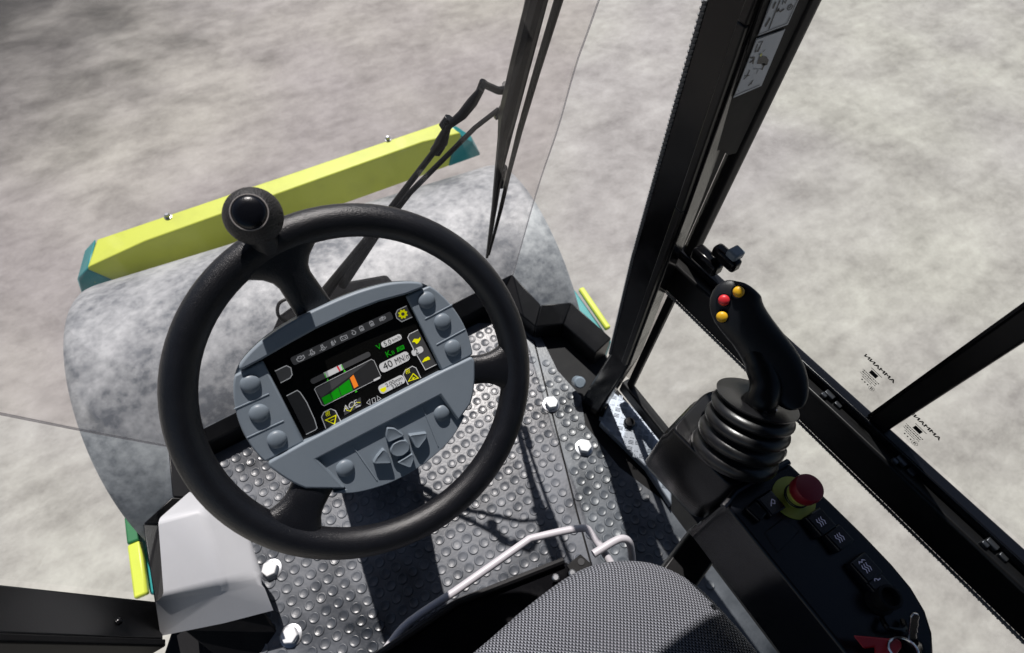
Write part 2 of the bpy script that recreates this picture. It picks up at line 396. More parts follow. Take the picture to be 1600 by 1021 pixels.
# quarter glass strip behind the pillar, its upper half blacked out and carrying decals
QY = .338
def atq(x, y, d=0): return aty(x, y, QY+d)
q = [V((.545,QY,1.5)), V((.612,QY,1.5)), atq(1258,0), atq(1078,400), atq(1060,445), atq(995,595), atq(972,590), atq(1060,380), atq(1150,150)]
qs = [atq(1180,0), atq(1262,0), atq(1079,400), atq(1052,457), atq(988,597), atq(975,585), atq(1064,380)]
mb = MB().prism([p for p in qs], [p+V((0,.004,0)) for p in qs]); MT['smoked'] = glass_mat('smoked_glass', (.80,.79,.78), .0); mb.build('quarter_glass', 'smoked', cab, smooth=0)
bl = [V((.53,QY-.003,1.5)), V((.65,QY-.003,1.5)), atq(1262,-2,-.003), atq(1148,238,-.003), atq(1136,241,-.003), atq(1125,232,-.003), atq(1112,236,-.003), atq(1190,0,-.003)]
fl_ = [V((.500,.3355,.60)), V((.553,.3355,.60)), V((.553,.3355,1.5)), V((.500,.3355,1.5))]
MB().prism(fl_, [p+V((0,.0015,0)) for p in fl_]).build('pillar_flange', 'matte', cab, smooth=0)
board = MB().prism(bl, [p+V((0,-.0025,0)) for p in bl]).build('black_panel', 'matte', cab, smooth=0)
def atd(x, y): return aty(x, y, QY-.0062)
D1 = lambda x, y: atd(1130+x/6.381, y/6.381)
dec = [D1(100,975), D1(330,385), D1(615,290), D1(378,855)]
d1 = MB().prism(dec, [p+V((0,-.0006,0)) for p in dec]).build('instruction_decal', 'decal', board, smooth=0)
dec2 = [D1(345,355), D1(490,-30), D1(760,-30), D1(640,245)]
d2 = MB().prism(dec2, [p+V((0,-.0006,0)) for p in dec2]).build('instruction_decal', 'decal', board, smooth=0)
def ink_on(par, strokes, polys, wd=2.2):
    mb = MB()
    to3 = lambda p: aty(1130+p[0]/6.381, p[1]/6.381, QY-.0072)
    for s in strokes: stroke2(mb, s[0], s[1] if len(s) > 1 else wd*3, to3)
    for p in polys: mb.add([to3(q) for q in p], [tuple(range(len(p)))])
    return mb.build('pictogram', 'ink', par, smooth=0)
ink_on(d1, [([(112,955),(330,400),(605,300)],5), ([(112,955),(368,848)],5), ([(350,425),(395,415),(345,510),(318,520),(345,440)],9), ([(372,470),(345,520)],8), ([(270,580),(310,575),(295,640)],14), ([(262,630),(300,600)],12),
   ([(265,700),(240,760),(205,795)],8), ([(210,760),(262,755)],7), ([(250,860),(300,800),(275,845)],9), ([(400,520),(420,495)],4), ([(300,690),(380,690)],4), ([(330,740),(350,700)],4), ([(390,640),(415,640),(385,700)],13), ([(152,905),(158,912)],7)],
   [[(335,640),(365,560),(430,565),(455,600),(440,650),(395,660),(380,640)]])
ink_on(d2, [([(352,345),(500,-20)],5), ([(352,345),(636,235)],5), ([(636,235),(750,-20)],5), ([(455,295),(570,0)],9), ([(420,270),(470,180)],16), ([(495,90),(525,20)],16), ([(525,125),(550,100),(570,120),(610,90)],13), ([(540,120),(560,85)],11),
   ([(590,48),(600,5),(618,35),(632,0)],8), ([(640,100),(650,60),(680,42),(695,62),(680,90),(650,104),(640,92)],7), ([(655,85),(680,55)],9)], [])
MT['lichen'] = MT['estop_y']
to3 = lambda p: aty(1130+p[0]/6.381, p[1]/6.381, QY-.0078)
MB().add([to3(p) for p in ((362,560),(380,530),(392,545),(378,568))], [(0,1,2,3)]).build('yellow_mark', 'estop_y', d1, smooth=0)
# left A pillar
lx = -.445
lp2 = [atx(0,908,lx)+V((0,0,.9)), atx(0,909,lx), atx(252,940,lx), atx(247,1013,lx), atx(0,1005,lx), atx(0,1005,lx)+V((0,0,.9))]
def upto(p, q, z=1.47): return p+(q-p)*((z-p.z)/(q.z-p.z))
lp2 = [upto(atx(252,940,lx), atx(-900,812,lx)), atx(252,940,lx), atx(256,1000,lx), upto(atx(256,1000,lx), atx(-900,960,lx))]
l_pillar = MB().prism(lp2, [p+V((-.05,.0,0)) for p in lp2]).build('pillar', 'satin', cab, bevel=.004)
rbp = [upto(atx(256,1000,lx), atx(-900,960,lx)), atx(256,1000,lx), atx(256,1012,lx), upto(atx(256,1012,lx), atx(-900,990,lx))]
MB().prism([p+V((.004,0,0)) for p in rbp], [p+V((-.03,0,0)) for p in rbp]).build('pillar_rib', 'matte', l_pillar, bevel=.003)
sc_p = atx(184,972,lx)
MB().lathe([(.0,.006),(.004,.006),(.006,.003),(.006,-.002)], sc_p, (1,0,0), 10).build('screw', 'gloss', l_pillar)
# glass panes of the front
jR = [atw(*p) for p in ((800,432),(837,301),(870,202),(898,103),(934,0))]
jR[0] = V((.527,.755-.003,.084))
top_r = jR[-1] + (jR[-1]-jR[-2]).normalized()*(1.45-jR[-1].z)/((jR[-1]-jR[-2]).normalized().z)
jL = [V((-.347,.738,.084)), atw(133,672), atw(0,645)]
top_l = jL[-1] + (jL[-1]-jL[1]).normalized()*(1.45-jL[-1].z)/((jL[-1]-jL[1]).normalized().z)
top_l = V((max(top_l.x,-.62), top_l.y, 1.45)); top_r = V((min(top_r.x,.74), top_r.y, 1.45))
jR.append(top_r); jL.append(top_l)
def pane(ring, off, name, m):
    return MB().prism(ring, [p+off for p in ring]).build(name, m, cab, smooth=0)
pane(jL + jR[::-1], WN*.004, 'windscreen', 'ws')
cR = jR + [V((.60,.402,1.45)), V((.545,.402,.7)), V((.545,.402,.20)), V((.632,.462,.084)), V((.609,.60,.084)), V((.538,.635,.084))]
def tri_pane(front, back, name, m):
    n = min(len(front), len(back)); mb = MB(); off = V((.0,.004,0))
    mb.add(front+back, [(i, i+1, len(front)+i+1, len(front)+i) for i in range(n-1)])
    return mb.build(name, m, cab, smooth=60)
def resample(P, n):
    P = [V(p) for p in P]; L = [0]
    for a, b in zip(P, P[1:]): L.append(L[-1]+(b-a).length)
    out = []
    for k in range(n):
        s = L[-1]*k/(n-1); i = 0
        while i < len(P)-2 and L[i+1] < s: i += 1
        t = (s-L[i])/max(1e-9, L[i+1]-L[i]); out.append(P[i].lerp(P[i+1], t))
    return out
tri_pane(resample(jR, 9), resample([V((.60,.47,.084)), V((.55,.41,.45)), V((.56,.405,1.0)), V((.60,.405,1.45))], 9), 'corner_glass', 'sideglass')
tri_pane(resample(jL, 9), resample([V((-.44,.455,.084)), atx(0,905,lx-.01), atx(-900,808,lx-.01)], 9), 'corner_glass', 'sideglass')
MT['joint'] = glass_mat('clear_joint_sealant', (.62,.61,.62), .08)
MB().tube([p+V((0,-.002,0)) for p in bez(jR, 5)], .0014, 6).build('glass_joint', 'joint', cab)
MB().tube([p+V((0,-.002,0)) for p in bez(jL, 5)], .0022, 6).build('glass_joint', 'joint', cab)
# roof shell, above the camera
rf = [(-.62,-.95),(.66,-.95),(.70,.40),(.64,.505),(-.56,.505),(-.62,.40)]
MB().prism([V((x, y, 1.47)) for x, y in rf], [V((x*.97, y*.97, 1.56)) for x, y in rf]).build('roof', 'matte', cab, bevel=.02)
# rear cab wall (behind the seat) closes the cab
MB().box((.06,-.95,.70), (1.15,.04,1.5)).build('rear_wall', 'matte', cab, bevel=.01)
# tread plate step inside the door opening
st = [atz(938,660,.03), atz(958,612,.03), atz(985,632,.03), atz(1048,700,.03), atz(1050,790,.03), atz(1010,730,.03)]
step = MB().prism([p+V((0,0,-.025)) for p in st], st).build('tread_plate', 'alu', cab, bevel=.003)
mb = MB()
for i in range(9):
    for j in range(12):
        p = V((.505+i*.012, .12+j*.020+(i % 2)*.010, .0305)); ok = False
        # inside test
        c = False; n = len(st)
        for k in range(n):
            a, b = st[k], st[(k+1) % n]
            if (a.y > p.y) != (b.y > p.y) and p.x < (b.x-a.x)*(p.y-a.y)/(b.y-a.y)+a.x: c = not c
        if not c: continue
        ang = R(45 if (i+j) % 2 else -45)
        for q2 in (-.0035, 0, .0035):
            rot = Matrix.Rotation(ang, 3, 'Z'); mb.box(p+rot @ V((0,q2,0)), (.012,.0018,.0026), rot)
mb.build('tread_bars', 'alu', step, smooth=0)
pk = atz(983,661,.036)
MB().lathe([(.011,-.006),(.013,-.004),(.013,.004),(.010,.007),(.0,.0075)], pk, (0,0,1), 24).build('rubber_plug', 'plastic', step)
pk = atz(906,598,.07)
MB().lathe([(.014,-.04),(.014,0),(.011,.004),(0,.0045)], pk, (-.3,-.5,1), 20).build('sill_plug', 'bezel_dark', cab)

# ------------------------------------------------------------------ door
DX = .58
def atdr(x, y, dx=0): return atx(x, y, DX+dx)
door = thing('cab_door', 'black framed glass side door with waist rail beyond the joystick', 'door', (DX, 0, .1))
def rail_z(Y): return .602-(Y-0)*.078
def beam(a, b, w2, h, mb=None):
    mb = mb or MB(); a, b = V(a), V(b); d = (b-a).normalized(); s = d.cross(V((0,0,1))).normalized()*w2/2; u = V((0,0,h))
    mb.prism([a-s, a+s, b+s, b-s], [a-s+u, a+s+u, b+s+u, b-s+u]); return mb
ys = (.40, -.95)
beam((DX-.012, ys[0], rail_z(ys[0])-.082), (DX-.012, ys[1], rail_z(ys[1])-.082), .03, .066).build('waist_rail', 'satin', door, bevel=.004)
beam((DX-.002, ys[0], rail_z(ys[0])-.0155), (DX-.002, ys[1], rail_z(ys[1])-.0155), .016, .0135).build('window_channel', 'plastic', door, bevel=.002)
knurl([V((DX-.028, .37, rail_z(.37)-.082)), V((DX-.028, -.6, rail_z(-.6)-.082))], .0030, .0032, 'seal_strip', door)
for (x, y) in ((1302,612),(1414,718),(1556,850)):
    p = atdr(x, y, -.016); Y = p.y; z = rail_z(Y)
    mb = MB(); mb.box((DX-.012, Y, z-.011), (.010,.014,.006)); mb.box((DX-.019, Y+.004, z-.016), (.006,.008,.012)); mb.box((DX-.012,Y-.016,z-.013),(.009,.010,.005))
    mb.build('glass_clip', 'clip', door, bevel=.001)
# upper panes, the divider between them, the lower pane
def pane_x(ys, zs, X, name, t=.004):
    pts = [V((X, ys[0], zs[0])), V((X, ys[1], zs[1])), V((X, ys[1], zs[2])), V((X, ys[0], zs[3]))]
    return MB().prism(pts, [p+V((t,0,0)) for p in pts]).build(name, 'sideglass', door, smooth=0)
dv = atdr(1383,655).y
pane1 = pane_x((.325, dv), (rail_z(.325), rail_z(dv), 1.45, 1.45), DX+.001, 'upper_pane')
pane2 = pane_x((dv, -.95), (rail_z(dv), rail_z(-.95), 1.45, 1.45), DX+.008, 'upper_pane')
db = rail_z(dv)
MB().box((DX+.004, dv, db+.42), (.016,.026,.85)).build('pane_divider', 'satin', door, bevel=.003)
MB().box((DX-.003, dv+.014, db+.42), (.006,.003,.84)).build('divider_seal', 'gloss', door)
fb = atdr(1040,677)
pane_x((.325, -.95), (.105, .105, rail_z(-.95)-.07, rail_z(.325)-.07), DX, 'lower_pane')
# front stile from bottom to roof, bottom rail
mb = MB(); mb.box((DX+.002,.333,.31), (.012,.016,.44)); mb.build('front_stile', 'matte', door, bevel=.003)
mb = MB(); mb.box((DX+.006,.340,1.02), (.022,.020,.90)); mb.build('front_stile', 'matte', door, bevel=.004)
mb = MB(); mb.box((DX+.0,-.30,.085), (.022,1.3,.04)); mb.build('bottom_rail', 'satin', door, bevel=.004)
mb = MB(); mb.box((DX+.02,.345,1.30), (.10,.06,.34)); mb.build('top_shade_corner', 'matte', door, bevel=.01)  # out of view, frame corner widened so it shades the console
# latch
lc = atdr(1128,405,-.02)
rot = Matrix.Rotation(R(-4), 3, 'X')
latch = MB().box(lc+V((-.004,.018,-.02)), (.022,.05,.022), rot).box(lc+V((.0,-.005,.008)), (.018,.045,.020), rot).build('door_latch', 'gloss', door, bevel=.005)
MB().box(lc+V((.004,-.012,.022)), (.020,.018,.014)).build('latch_button', 'bezel_dark', latch, bevel=.003)
# glazing stamps (the writing faces outwards, so it reads mirrored from inside)
def stamp(px, par, X):
    c = atx(px[0], px[1], X-.0006)
    mb = MB(); vs, fs = text_mesh('AMMANN', .0104)
    to3 = lambda p: V((X-.0006, c.y+p[0], c.z+p[1]))
    sx = .98
    mb.add([to3((v.x*sx, v.y*.75)) for v in vs], fs)
    mb.add([to3((v.x*sx+.0007, v.y*.75)) for v in vs], fs) if False else None
    for k in (-.0004,.0004): mb.add([to3((v.x*sx+k, v.y*.75)) for v in vs], fs)
    to3 = lambda p: V((X-.0006, c.y+p[0]*.74-.001, c.z+p[1]*.80))
    stroke2(mb, [(-.012,-.0105),(.010,-.0105)], .0012, to3)
    b = [(-.007,-.013),(.007,-.013),(.007,-.0215),(-.007,-.0215)]
    mb.add([to3(p) for p in b], [(0,1,2,3)])
    for k, (wd, yy, th) in enumerate(((.034,-.025,.0017),(.030,-.0292,.0022),(.032,-.0334,.0014),(.020,-.0372,.0014))):
        x = -wd/2
        while x < wd/2:
            l = random.choice((.0016,.0026,.0034)); stroke2(mb, [(x,yy),(min(x+l, wd/2),yy)], th, to3); x += l+.0009
    for x in (-.002,.004,-.008): stroke2(mb, [(x,-.043),(x+.0025,-.043)], .0025, to3)
    stroke2(mb, [(-.015+.0048*math.cos(t), -.043+.0048*math.sin(t)) for t in [2*math.pi*k/20 for k in range(20)]], .0006, to3, True)
    stroke2(mb, [(-.0165,-.0455),(-.0165,-.0405)], .0012, to3); stroke2(mb, [(-.014,-.0455),(-.014,-.0405)], .0018, to3)
    o = mb.build('glazing_stamp', 'ink', par, smooth=0); return o
stamp((1374,576), pane1, DX+.001); stamp((1444,664), pane2, DX+.008)

# ------------------------------------------------------------------ floor mat
fm = thing('floor_mat', 'dusty grey rubber floor mat with round studs and white hex bolts', 'floor mat', (.08,.3,0))
outline = [(-.315,.712),(.40,.712),(.488,.65),(.517,.592),(.498,.488),(.507,.401),(.472,.335),(.478,.21),(.515,.10),(.515,-.45),(-.335,-.45),(-.335,.5)]
s0, s1 = V((.560,.760)), V((.337,.181)); sd = (s1-s0).normalized(); s2 = s1+sd*.12; s3 = V((s2.x-.02, -.5))
def seamx(y):
    if y > s2.y: return s0.x+(s1.x-s0.x)*(y-s0.y)/(s1.y-s0.y)
    return s2.x
def inside(p, poly):
    c = False; n = len(poly)
    for k in range(n):
        a, b = poly[k], poly[(k+1) % n]
        if (a[1] > p[1]) != (b[1] > p[1]) and p[0] < (b[0]-a[0])*(p[1]-a[1])/(b[1]-a[1])+a[0]: c = not c
    return c
gap = .0022
ypts = [.0]
left = [(-.315,.712),(.40,.712),(.488,.65)]
yh = .60
left = [(-.315,.712),(.40,.712),(.466,.668),(seamx(.59)-gap,.59)] + [(seamx(y)-gap, y) for y in (.45,.3,.18,.0601)] + [(seamx(.0)-gap,.0),(seamx(-.45)-gap,-.45),(-.335,-.45),(-.335,.5)]
right = [(.470,.664),(.488,.65),(.517,.592),(.498,.488),(.507,.401),(.472,.335),(.478,.21),(.515,.10),(.515,-.45),(seamx(-.45)+gap,-.45),(seamx(.0)+gap,.0)] + [(seamx(y)+gap, y) for y in (.0601,.18,.3,.45,.59)]
bolts = [atz(862,629,.02), atz(914,697,.02), atz(421,889,.02), atz(452,993,.02)]
p_ = .02535
def mat_panel(poly):
    mb = MB().prism([V((x, y, .001)) for x, y in poly], [V((x, y, .006)) for x, y in poly])
    for i in range(-16, 24):
        for j in range(-20, 32):
            x, y = .0040+i*p_, -.0065+j*p_*1.04
            if y < -.1 : continue
            if not all(inside((x+dx, y+dy), poly) for dx, dy in ((.009,0),(-.009,0),(0,.009),(0,-.009))): continue
            if min((V((x, y, .02))-b).length for b in bolts) < .021: continue
            r = random.uniform(.0096,.0108)
            mb.lathe([(r*1.10,.0055),(r*1.05,.0063),(r,.0074),(r*.94,.0080),(r*.84,.0081),(r*.68,.0074),(r*.45,.0071),(0,.0070)], (x+random.uniform(-.0006,.0006), y+random.uniform(-.0006,.0006), 0), (random.uniform(-.07,.07),random.uniform(-.07,.07),1), 16, cap=False)
    return mb.build('mat_panel', 'mat', fm, smooth=40)
mat_panel(left); mat_panel(right)
for b in bolts:
    mb = MB(); r = .0165; a0 = random.uniform(0, 1)
    hexa = lambda rr, z: [b+V((rr*math.cos(a0+k*math.pi/3), rr*math.sin(a0+k*math.pi/3), z)) for k in range(6)]
    mb.loft([hexa(r, -.013), hexa(r, .0), hexa(r*.90, .004)])
    o = mb.build('hex_bolt', 'white', fm, bevel=.0012)
    MB().lathe([(.021,-.0145),(.021,-.011),(.0195,-.0105),(.0,-.0105)], b, (0,0,1), 24).build('washer', 'steel', o)

# ------------------------------------------------------------------ drum and its frame
yaw = -.14; dc = V((.128, 1.093, -.462)); rr = .459; ax = V((math.cos(yaw), math.sin(yaw), .03)).normalized()
drum = thing('roller_drum', 'large grey steel roller drum with mottled weathered surface', 'roller drum', (dc.x, dc.y, -.93))
W = .663
MB().lathe([(rr-.05,-W-.0),(rr-.02,-W),(rr-.008,-W+.004),(rr-.002,-W+.014),(rr,-W+.03),(rr,0),(rr,W-.03),(rr-.002,W-.014),(rr-.008,W-.004),(rr-.02,W),(rr-.05,W)], dc, ax, 128, cap=False).build('drum_shell', 'drum', drum)
for s in (-1, 1):
    MB().lathe([(rr-.045,s*(W-.004)),(rr-.06,s*(W-.03)),(.20,s*(W-.03)),(.18,s*(W+.0)),(0,s*(W+.0))], dc, ax, 64, cap=False).build('end_plate', 'drum', drum)
fr = thing('drum_frame', 'lime and teal front beam across the top of the drum', 'machine frame', (.15, 1.65, -.6))
zt, zb = -.20, -.34
tf = [atz(151,374,zt), atz(693,190,zt)]                     # top, front edge
tb = [atz(720,208,zt), atz(661,222,zt), atz(227,377,zt), atz(136,419,zt)]   # top, rear edge right to left
top = [tf[0], tf[1]] + tb
bb = [atz(151,455,zb), atz(222,432,zb), atz(664,274,zb), atz(728,250,zb)]   # rear face lower edge
fbm = [p+V((0,.02,-.16)) for p in tf]
mb = MB(); 
vs = top + [bb[3], bb[2], bb[1], bb[0]] + [fbm[0], fbm[1]]
#        0 tfL 1 tfR 2 tbR 3 tbr 4 tbl 5 tbL 6 bR 7 br 8 bl 9 bL 10 fbL 11 fbR
mb.add(vs, [(0,1,2,3,4,5), (5,4,8,9), (4,3,7,8), (3,2,6,7), (0,10,11,1), (10,9,8,7,6,11), (0,5,9,10), (1,11,6,2)])
beamo = mb.build('beam', 'lime', fr, smooth=20, bevel=.006, seg=3)
capL = [atz(148,374,zt-.004), atz(131,398,zt-.02), atz(119,440,zt-.05), atz(134,470,zb), atz(206,441,zb+.004), atz(136,421,zt-.004)]
def endcap(tops, bots, name):
    MB().prism(bots, tops).build(name, 'teal', fr, bevel=.008)
endcap([atz(150,373,zt-.004), atz(136,421,zt-.004), atz(121,437,zt-.06), atz(133,392,zt-.05)],
       [atz(150,385,zb), atz(190,445,zb), atz(131,468,zb), atz(120,440,zb)], 'end_cap')
endcap([atz(692,191,zt-.004), atz(712,198,zt-.004), atz(737,212,zt-.05), atz(738,225,zt-.06), atz(718,209,zt-.004)],
       [atz(692,210,zb), atz(715,212,zb), atz(745,230,zb), atz(752,243,zb), atz(700,262,zb)], 'end_cap')
for (x, y) in ((262,338),(606,217)):
    p = atz(x, y, zt+.005)
    MB().lathe([(.013,-.006),(.013,-.002),(.008,-.001),(.008,.008),(.006,.010),(0,.010)], p, (0,0,1), 12).build('bolt', 'steel', fr)
# side arms of the frame beside the drum
def arm(a, b, wd, h, name, m):
    d = (b-a).normalized(); s = V((d.y, -d.x, 0)).normalized()*wd/2; u = V((0,0,h))
    MB().prism([a-s-u, a+s-u, b+s-u, b-s-u], [a-s, a+s, b+s, b-s]).build(name, m, fr, bevel=.006)
zl = -.40
a, b = atz(908,449,zl), atz(951,512,zl); d = (b-a); arm(a, b, .022, .02, 'side_rail', 'lime')
arm(a+V((-.055,.10,-.03)), b+d*.2+V((-.055,0,-.03)), .10, .24, 'side_arm', 'teal')
arm(a+d*-3.6+V((-.02,0,-.10)), a+V((-.02,0,-.10)), .07, .2, 'side_arm', 'teal')
a, b = atz(208,848,zl), atz(219,932,zl); d = (b-a); arm(a, b, .034, .02, 'side_rail', 'lime')
c = atz(203,804,zl); arm(c, a+V((0,.001,0)), .034, .02, 'side_arm', 'green')
arm(c+V((.04,.12,-.03)), b+V((.06,0,-.03)), .10, .24, 'side_arm', 'teal')
arm(c+V((-.0,.9,-.12)), c+V((0,.05,-.10)), .07, .2, 'side_arm', 'teal')

# ------------------------------------------------------------------ windscreen wiper
wp = thing('windscreen_wiper', 'black windscreen wiper with twin arms meeting at an upright blade', 'wiper', tuple(atw(520,430,.03)))
def wpath(pts, off=.03): return [atw(x, y, off) for x, y in pts]
def wr(pxw): return [p*.5*.78/900 for p in pxw]
pts = [(838,-140),(838,0),(812,100),(793,180),(786,216),(780,262),(773,320),(761,402)]
pts[0] = (873,-130)
MB().tube(wpath(pts, .022), wr([30,30,31,33,21,18,14,8]), 10).build('blade_spine', 'wiper', wp)
MB().tube(wpath([(912,-130),(873,0),(838,115),(812,205),(795,272),(783,325),(764,398)], .010), wr([13,13,12,11,9,9,6]), 8).build('blade_rubber', 'matte', wp)
MB().tube(bez(wpath([(860,-140),(824,0),(806,90),(791,150),(778,176)], .05), 5), wr([7]*21)[:21], 6).build('washer_hose', 'cable', wp)
MB().tube(wpath([(853,0),(835,70),(800,205),(776,300)], .016), wr([7,7,6,5]), 6).build('blade_link', 'matte', wp)
mb = MB().tube(wpath([(790,188),(803,150),(812,128)], .034), wr([22,30,20]), 8)
mb.tube(wpath([(806,140),(778,142),(756,132),(748,146)], .040), wr([20,13,13,10]), 8)
mb.tube(wpath([(756,128),(748,146)], .046), wr([14,12]), 8); mb.tube(wpath([(790,132),(792,150)], .046), wr([13,11]), 8)
mb.build('elbow_joint', 'wiper', wp, bevel=None)
MB().tube(wpath([(752,140),(738,160),(722,180),(700,198),(690,222),(676,240),(590,352),(546,408),(505,462)], .036), wr([11,18,17,12,22,11,12,17,26]), 10).build('arm', 'wiper', wp)
MB().tube(wpath([(797,174),(778,172),(742,200),(640,302),(590,365),(535,445)], .036), wr([9,9,9,11,15,22]), 10).build('arm', 'wiper', wp)
for (p, q_, wd) in (((704,186),(694,200),22), ((688,226),(680,238),22), ((783,176),(772,182),16), ((786,262),(782,290),20), ((601,338),(590,352),15)):
    MB().tube(wpath([p, q_], .042), wr([wd, wd]), 8).build('clamp', 'gloss', wp, bevel=.001)
MB().tube(wpath([(538,425),(525,440),(510,452)], .048), wr([10,14,10]), 8).build('nozzle', 'steel', wp)
# wiper motor cover below the glass
cv = [(424,522),(436,494),(470,470),(530,443),(604,430),(614,442),(625,490),(500,560),(424,560)]
mc = thing('wiper_motor_cover', 'low black wiper motor cover half hidden behind the grey display', 'motor cover', tuple(atz(520,470,.10)))
cz_ = lambda y: .165 if y < 475 else (.135 if y < 520 else .10)
mb = MB().prism([atz(x, y, .06) for x, y in cv], [atz(x, y, cz_(y)) for x, y in cv]); mb.build('cover', 'matte', mc, bevel=.006)
rbv = [(452,500),(540,458),(596,446),(600,452),(545,466),(458,508)]
MB().tube([atz(446,512,.150), atz(540,464,.166), atz(600,450,.170)], .006, 10).build('rib', 'satin', mc)
MB().tube(bez([atz(458,508,.13), atz(436,495,.17), atz(436,475,.19), atz(455,466,.19), atz(478,470,.16)], 6), .004, 8).build('hose', 'cable', mc)

# ------------------------------------------------------------------ steering wheel (tilted 44 degrees towards the driver)
TA = R(44); WU, WVv = V((1,0,0)), V((0, math.cos(TA), math.sin(TA))); WNn = WU.cross(WVv); WC = V((.032,.307,.717))
WM = Matrix((WU, WVv, WNn)).transposed().to_4x4(); WM.translation = WC
def uv(x, y, h=0.0):
    p = atplane(x, y, WC+WNn*h, WNn)-WC; return V((p.dot(WU), p.dot(WVv)))
wheel = thing('steering_wheel', 'black three spoke steering wheel with a spinner knob on its rim', 'steering wheel', matrix=WM)
RM, rt = .1758, .0168
mb = MB(); rings = []
for i in range(97):
    t = 2*math.pi*i/96; c, s = math.cos(t), math.sin(t)
    rings.append([V(((RM+rt*1.02*math.cos(p))*c, (RM+rt*1.02*math.cos(p))*s, rt*.95*math.sin(p))) for p in [2*math.pi*k/20 for k in range(20)]])
mb.loft(rings, cap=False).build('rim', 'rubber', wheel, local=True, smooth=60)
# a spoke flares smoothly into the rim
def spoke(ang, w_in, w_out, r_in=.075, h_in=-.016, flare=.030):
    d = V((math.cos(ang), math.sin(ang), 0)); e = V((-d.y, d.x, 0)); rings = []
    n = 14
    for i in range(n+1):
        t = i/n; r = r_in+(RM-r_in)*t
        wd = w_in+(w_out-w_in)*t
        k = max(0, (r-(RM-rt-.030))/.030); wd += flare*max(0, min(1.35, k))**2.4
        h = h_in*(1-t)**1.5; th = .0085+.0035*t
        c = d*r+V((0,0,h-.001))
        rings.append([c+e*wd*math.copysign(abs(math.cos(p))**.7, math.cos(p))*.5*1.0+V((0,0,1))*th*math.copysign(abs(math.sin(p))**.8, math.sin(p)) for p in [2*math.pi*k2/20 for k2 in range(20)]])
    return MB().loft(rings).build('spoke', 'rubber', wheel, local=True, smooth=60)
spoke(R(97), .040, .031, flare=.060)
spoke(R(-20), .036, .032, flare=.022)
spoke(R(218), .050, .036, flare=.024)
kc = uv(396,338,.040); kb = V((-.0255,.176,.004)); kt = V((kc.x, kc.y, .040)); ka = (V((kc.x-.003, kc.y+.006, .10))-kb).normalized()
kr = .0258
o = V((kc.x, kc.y, .040)); 
kn_ax = V((-.10,.16,1)).normalized()
prof = [(kr*math.cos(a), kr*.95*math.sin(a)) for a in [R(-88+k*6.2) for k in range(24)]]
prof = [p for p in prof if not (p[1] > 0 and p[0] < .0158)]
zt_ = prof[-1][1]
knob = MB().lathe(prof+[(.0159, zt_+.0010), (.0154, zt_-.001), (0, zt_-.001)], o, kn_ax, 40).build('spinner_knob', 'knob', wheel, local=True, smooth=50)
MB().lathe([(.0151, zt_-.001), (.0149, zt_+.0016), (.012, zt_+.0036), (.007, zt_+.0046), (0, zt_+.005)], o, kn_ax, 36).build('knob_cap', 'plastic', knob, local=True, smooth=60)
MT['edge_ring'] = mat('knob_ring', (.30,.28,.27), .4)
rg = []
a1 = kn_ax.cross(V((1,0,0))).normalized(); a2 = kn_ax.cross(a1)
MB().tube([o+kn_ax*(zt_+.0012)+(a1*math.cos(t)+a2*math.sin(t))*.0156 for t in [2*math.pi*k/40 for k in range(41)]], .0006, 6).build('cap_ring', 'edge_ring', knob, local=True)
MB().tube([kb, kb.lerp(o, .5), o], [.016,.012,.011], 14).build('knob_stem', 'rubber', wheel, local=True)

# ------------------------------------------------------------------ display unit in the wheel's centre
disp = thing('control_display', 'blue grey display unit with colour screen and round keys inside the wheel', 'display', matrix=WM)
half = [(0,.0975),(.04,.0958),(.076,.0885),(.104,.0735),(.120,.045),(.1265,.008),(.1205,-.030),(.101,-.069),(.068,-.0985),(.032,-.1115),(0,-.1145)]
full = [V((x, y, 0)) for x, y in half] + [V((-x, y, 0)) for x, y in half[-2:0:-1]]
OUT = bez(full, 6, True)
def inset(P, k): 
    c = V((0,-.008,0)); return [c+(p-c)*k for p in P]
def ringh(P, h): return [V((p.x, p.y, h)) for p in P]
mb = MB().loft([ringh(inset(OUT,.55), -.06), ringh(inset(OUT,.86), -.048), ringh(inset(OUT,.965), -.03), ringh(inset(OUT,1.0), -.014), ringh(inset(OUT,1.0), -.0085), ringh(inset(OUT,.985), -.0065)])
hous = mb.build('housing', 'bezel_dark', disp, local=True, smooth=40)
def outarc(x0, x1, upper):
    """outline points between two x on the upper or lower side"""
    P = [p for p in OUT if (p.y > 0.0 if upper else p.y <= 0.0)]
    P = [p for p in P if min(x0, x1) <= p.x <= max(x0, x1)]
    return sorted(P, key=lambda p: p.x, reverse=x1 < x0)
def plate(poly, h0, h1, name, m, bevel=.002, par=None, seg=3):
    return MB().prism([V((p[0], p[1], h0)) for p in poly], [V((p[0], p[1], h1)) for p in poly]).build(name, m, par or disp, local=True, bevel=bevel, seg=seg, smooth=35)
def outsec(a0, a1):
    """outline points between two angles (degrees about the screen centre)"""
    P = []
    for p in OUT:
        a = math.degrees(math.atan2(p.y, p.x))
        if a0 <= a <= a1: P.append((a, p))
        elif a0 <= a+360 <= a1: P.append((a+360, p))
    P.sort(key=lambda q: q[0]); return [V((p.x, p.y, 0)) for a, p in P]
lip = [V((-.079,.0735,0)), V((-.05,.0765,0)), V((-.02,.079,0)), V((.02,.0795,0)), V((.05,.0775,0)), V((.080,.0725,0))]
a_ur = math.degrees(math.atan2(.0725,.105)); 
plate([lip[-1], V((.100,.0715,0))] + outsec(36, 144) + [V((-.100,.0725,0))] + lip[:-1], -.008, .0065, 'upper_bezel', 'bezel', .003)
screen_poly = [V((-.082,-.026,0)), V((.083,-.026,0)), V((.083,.084,0)), V((-.082,.084,0))]
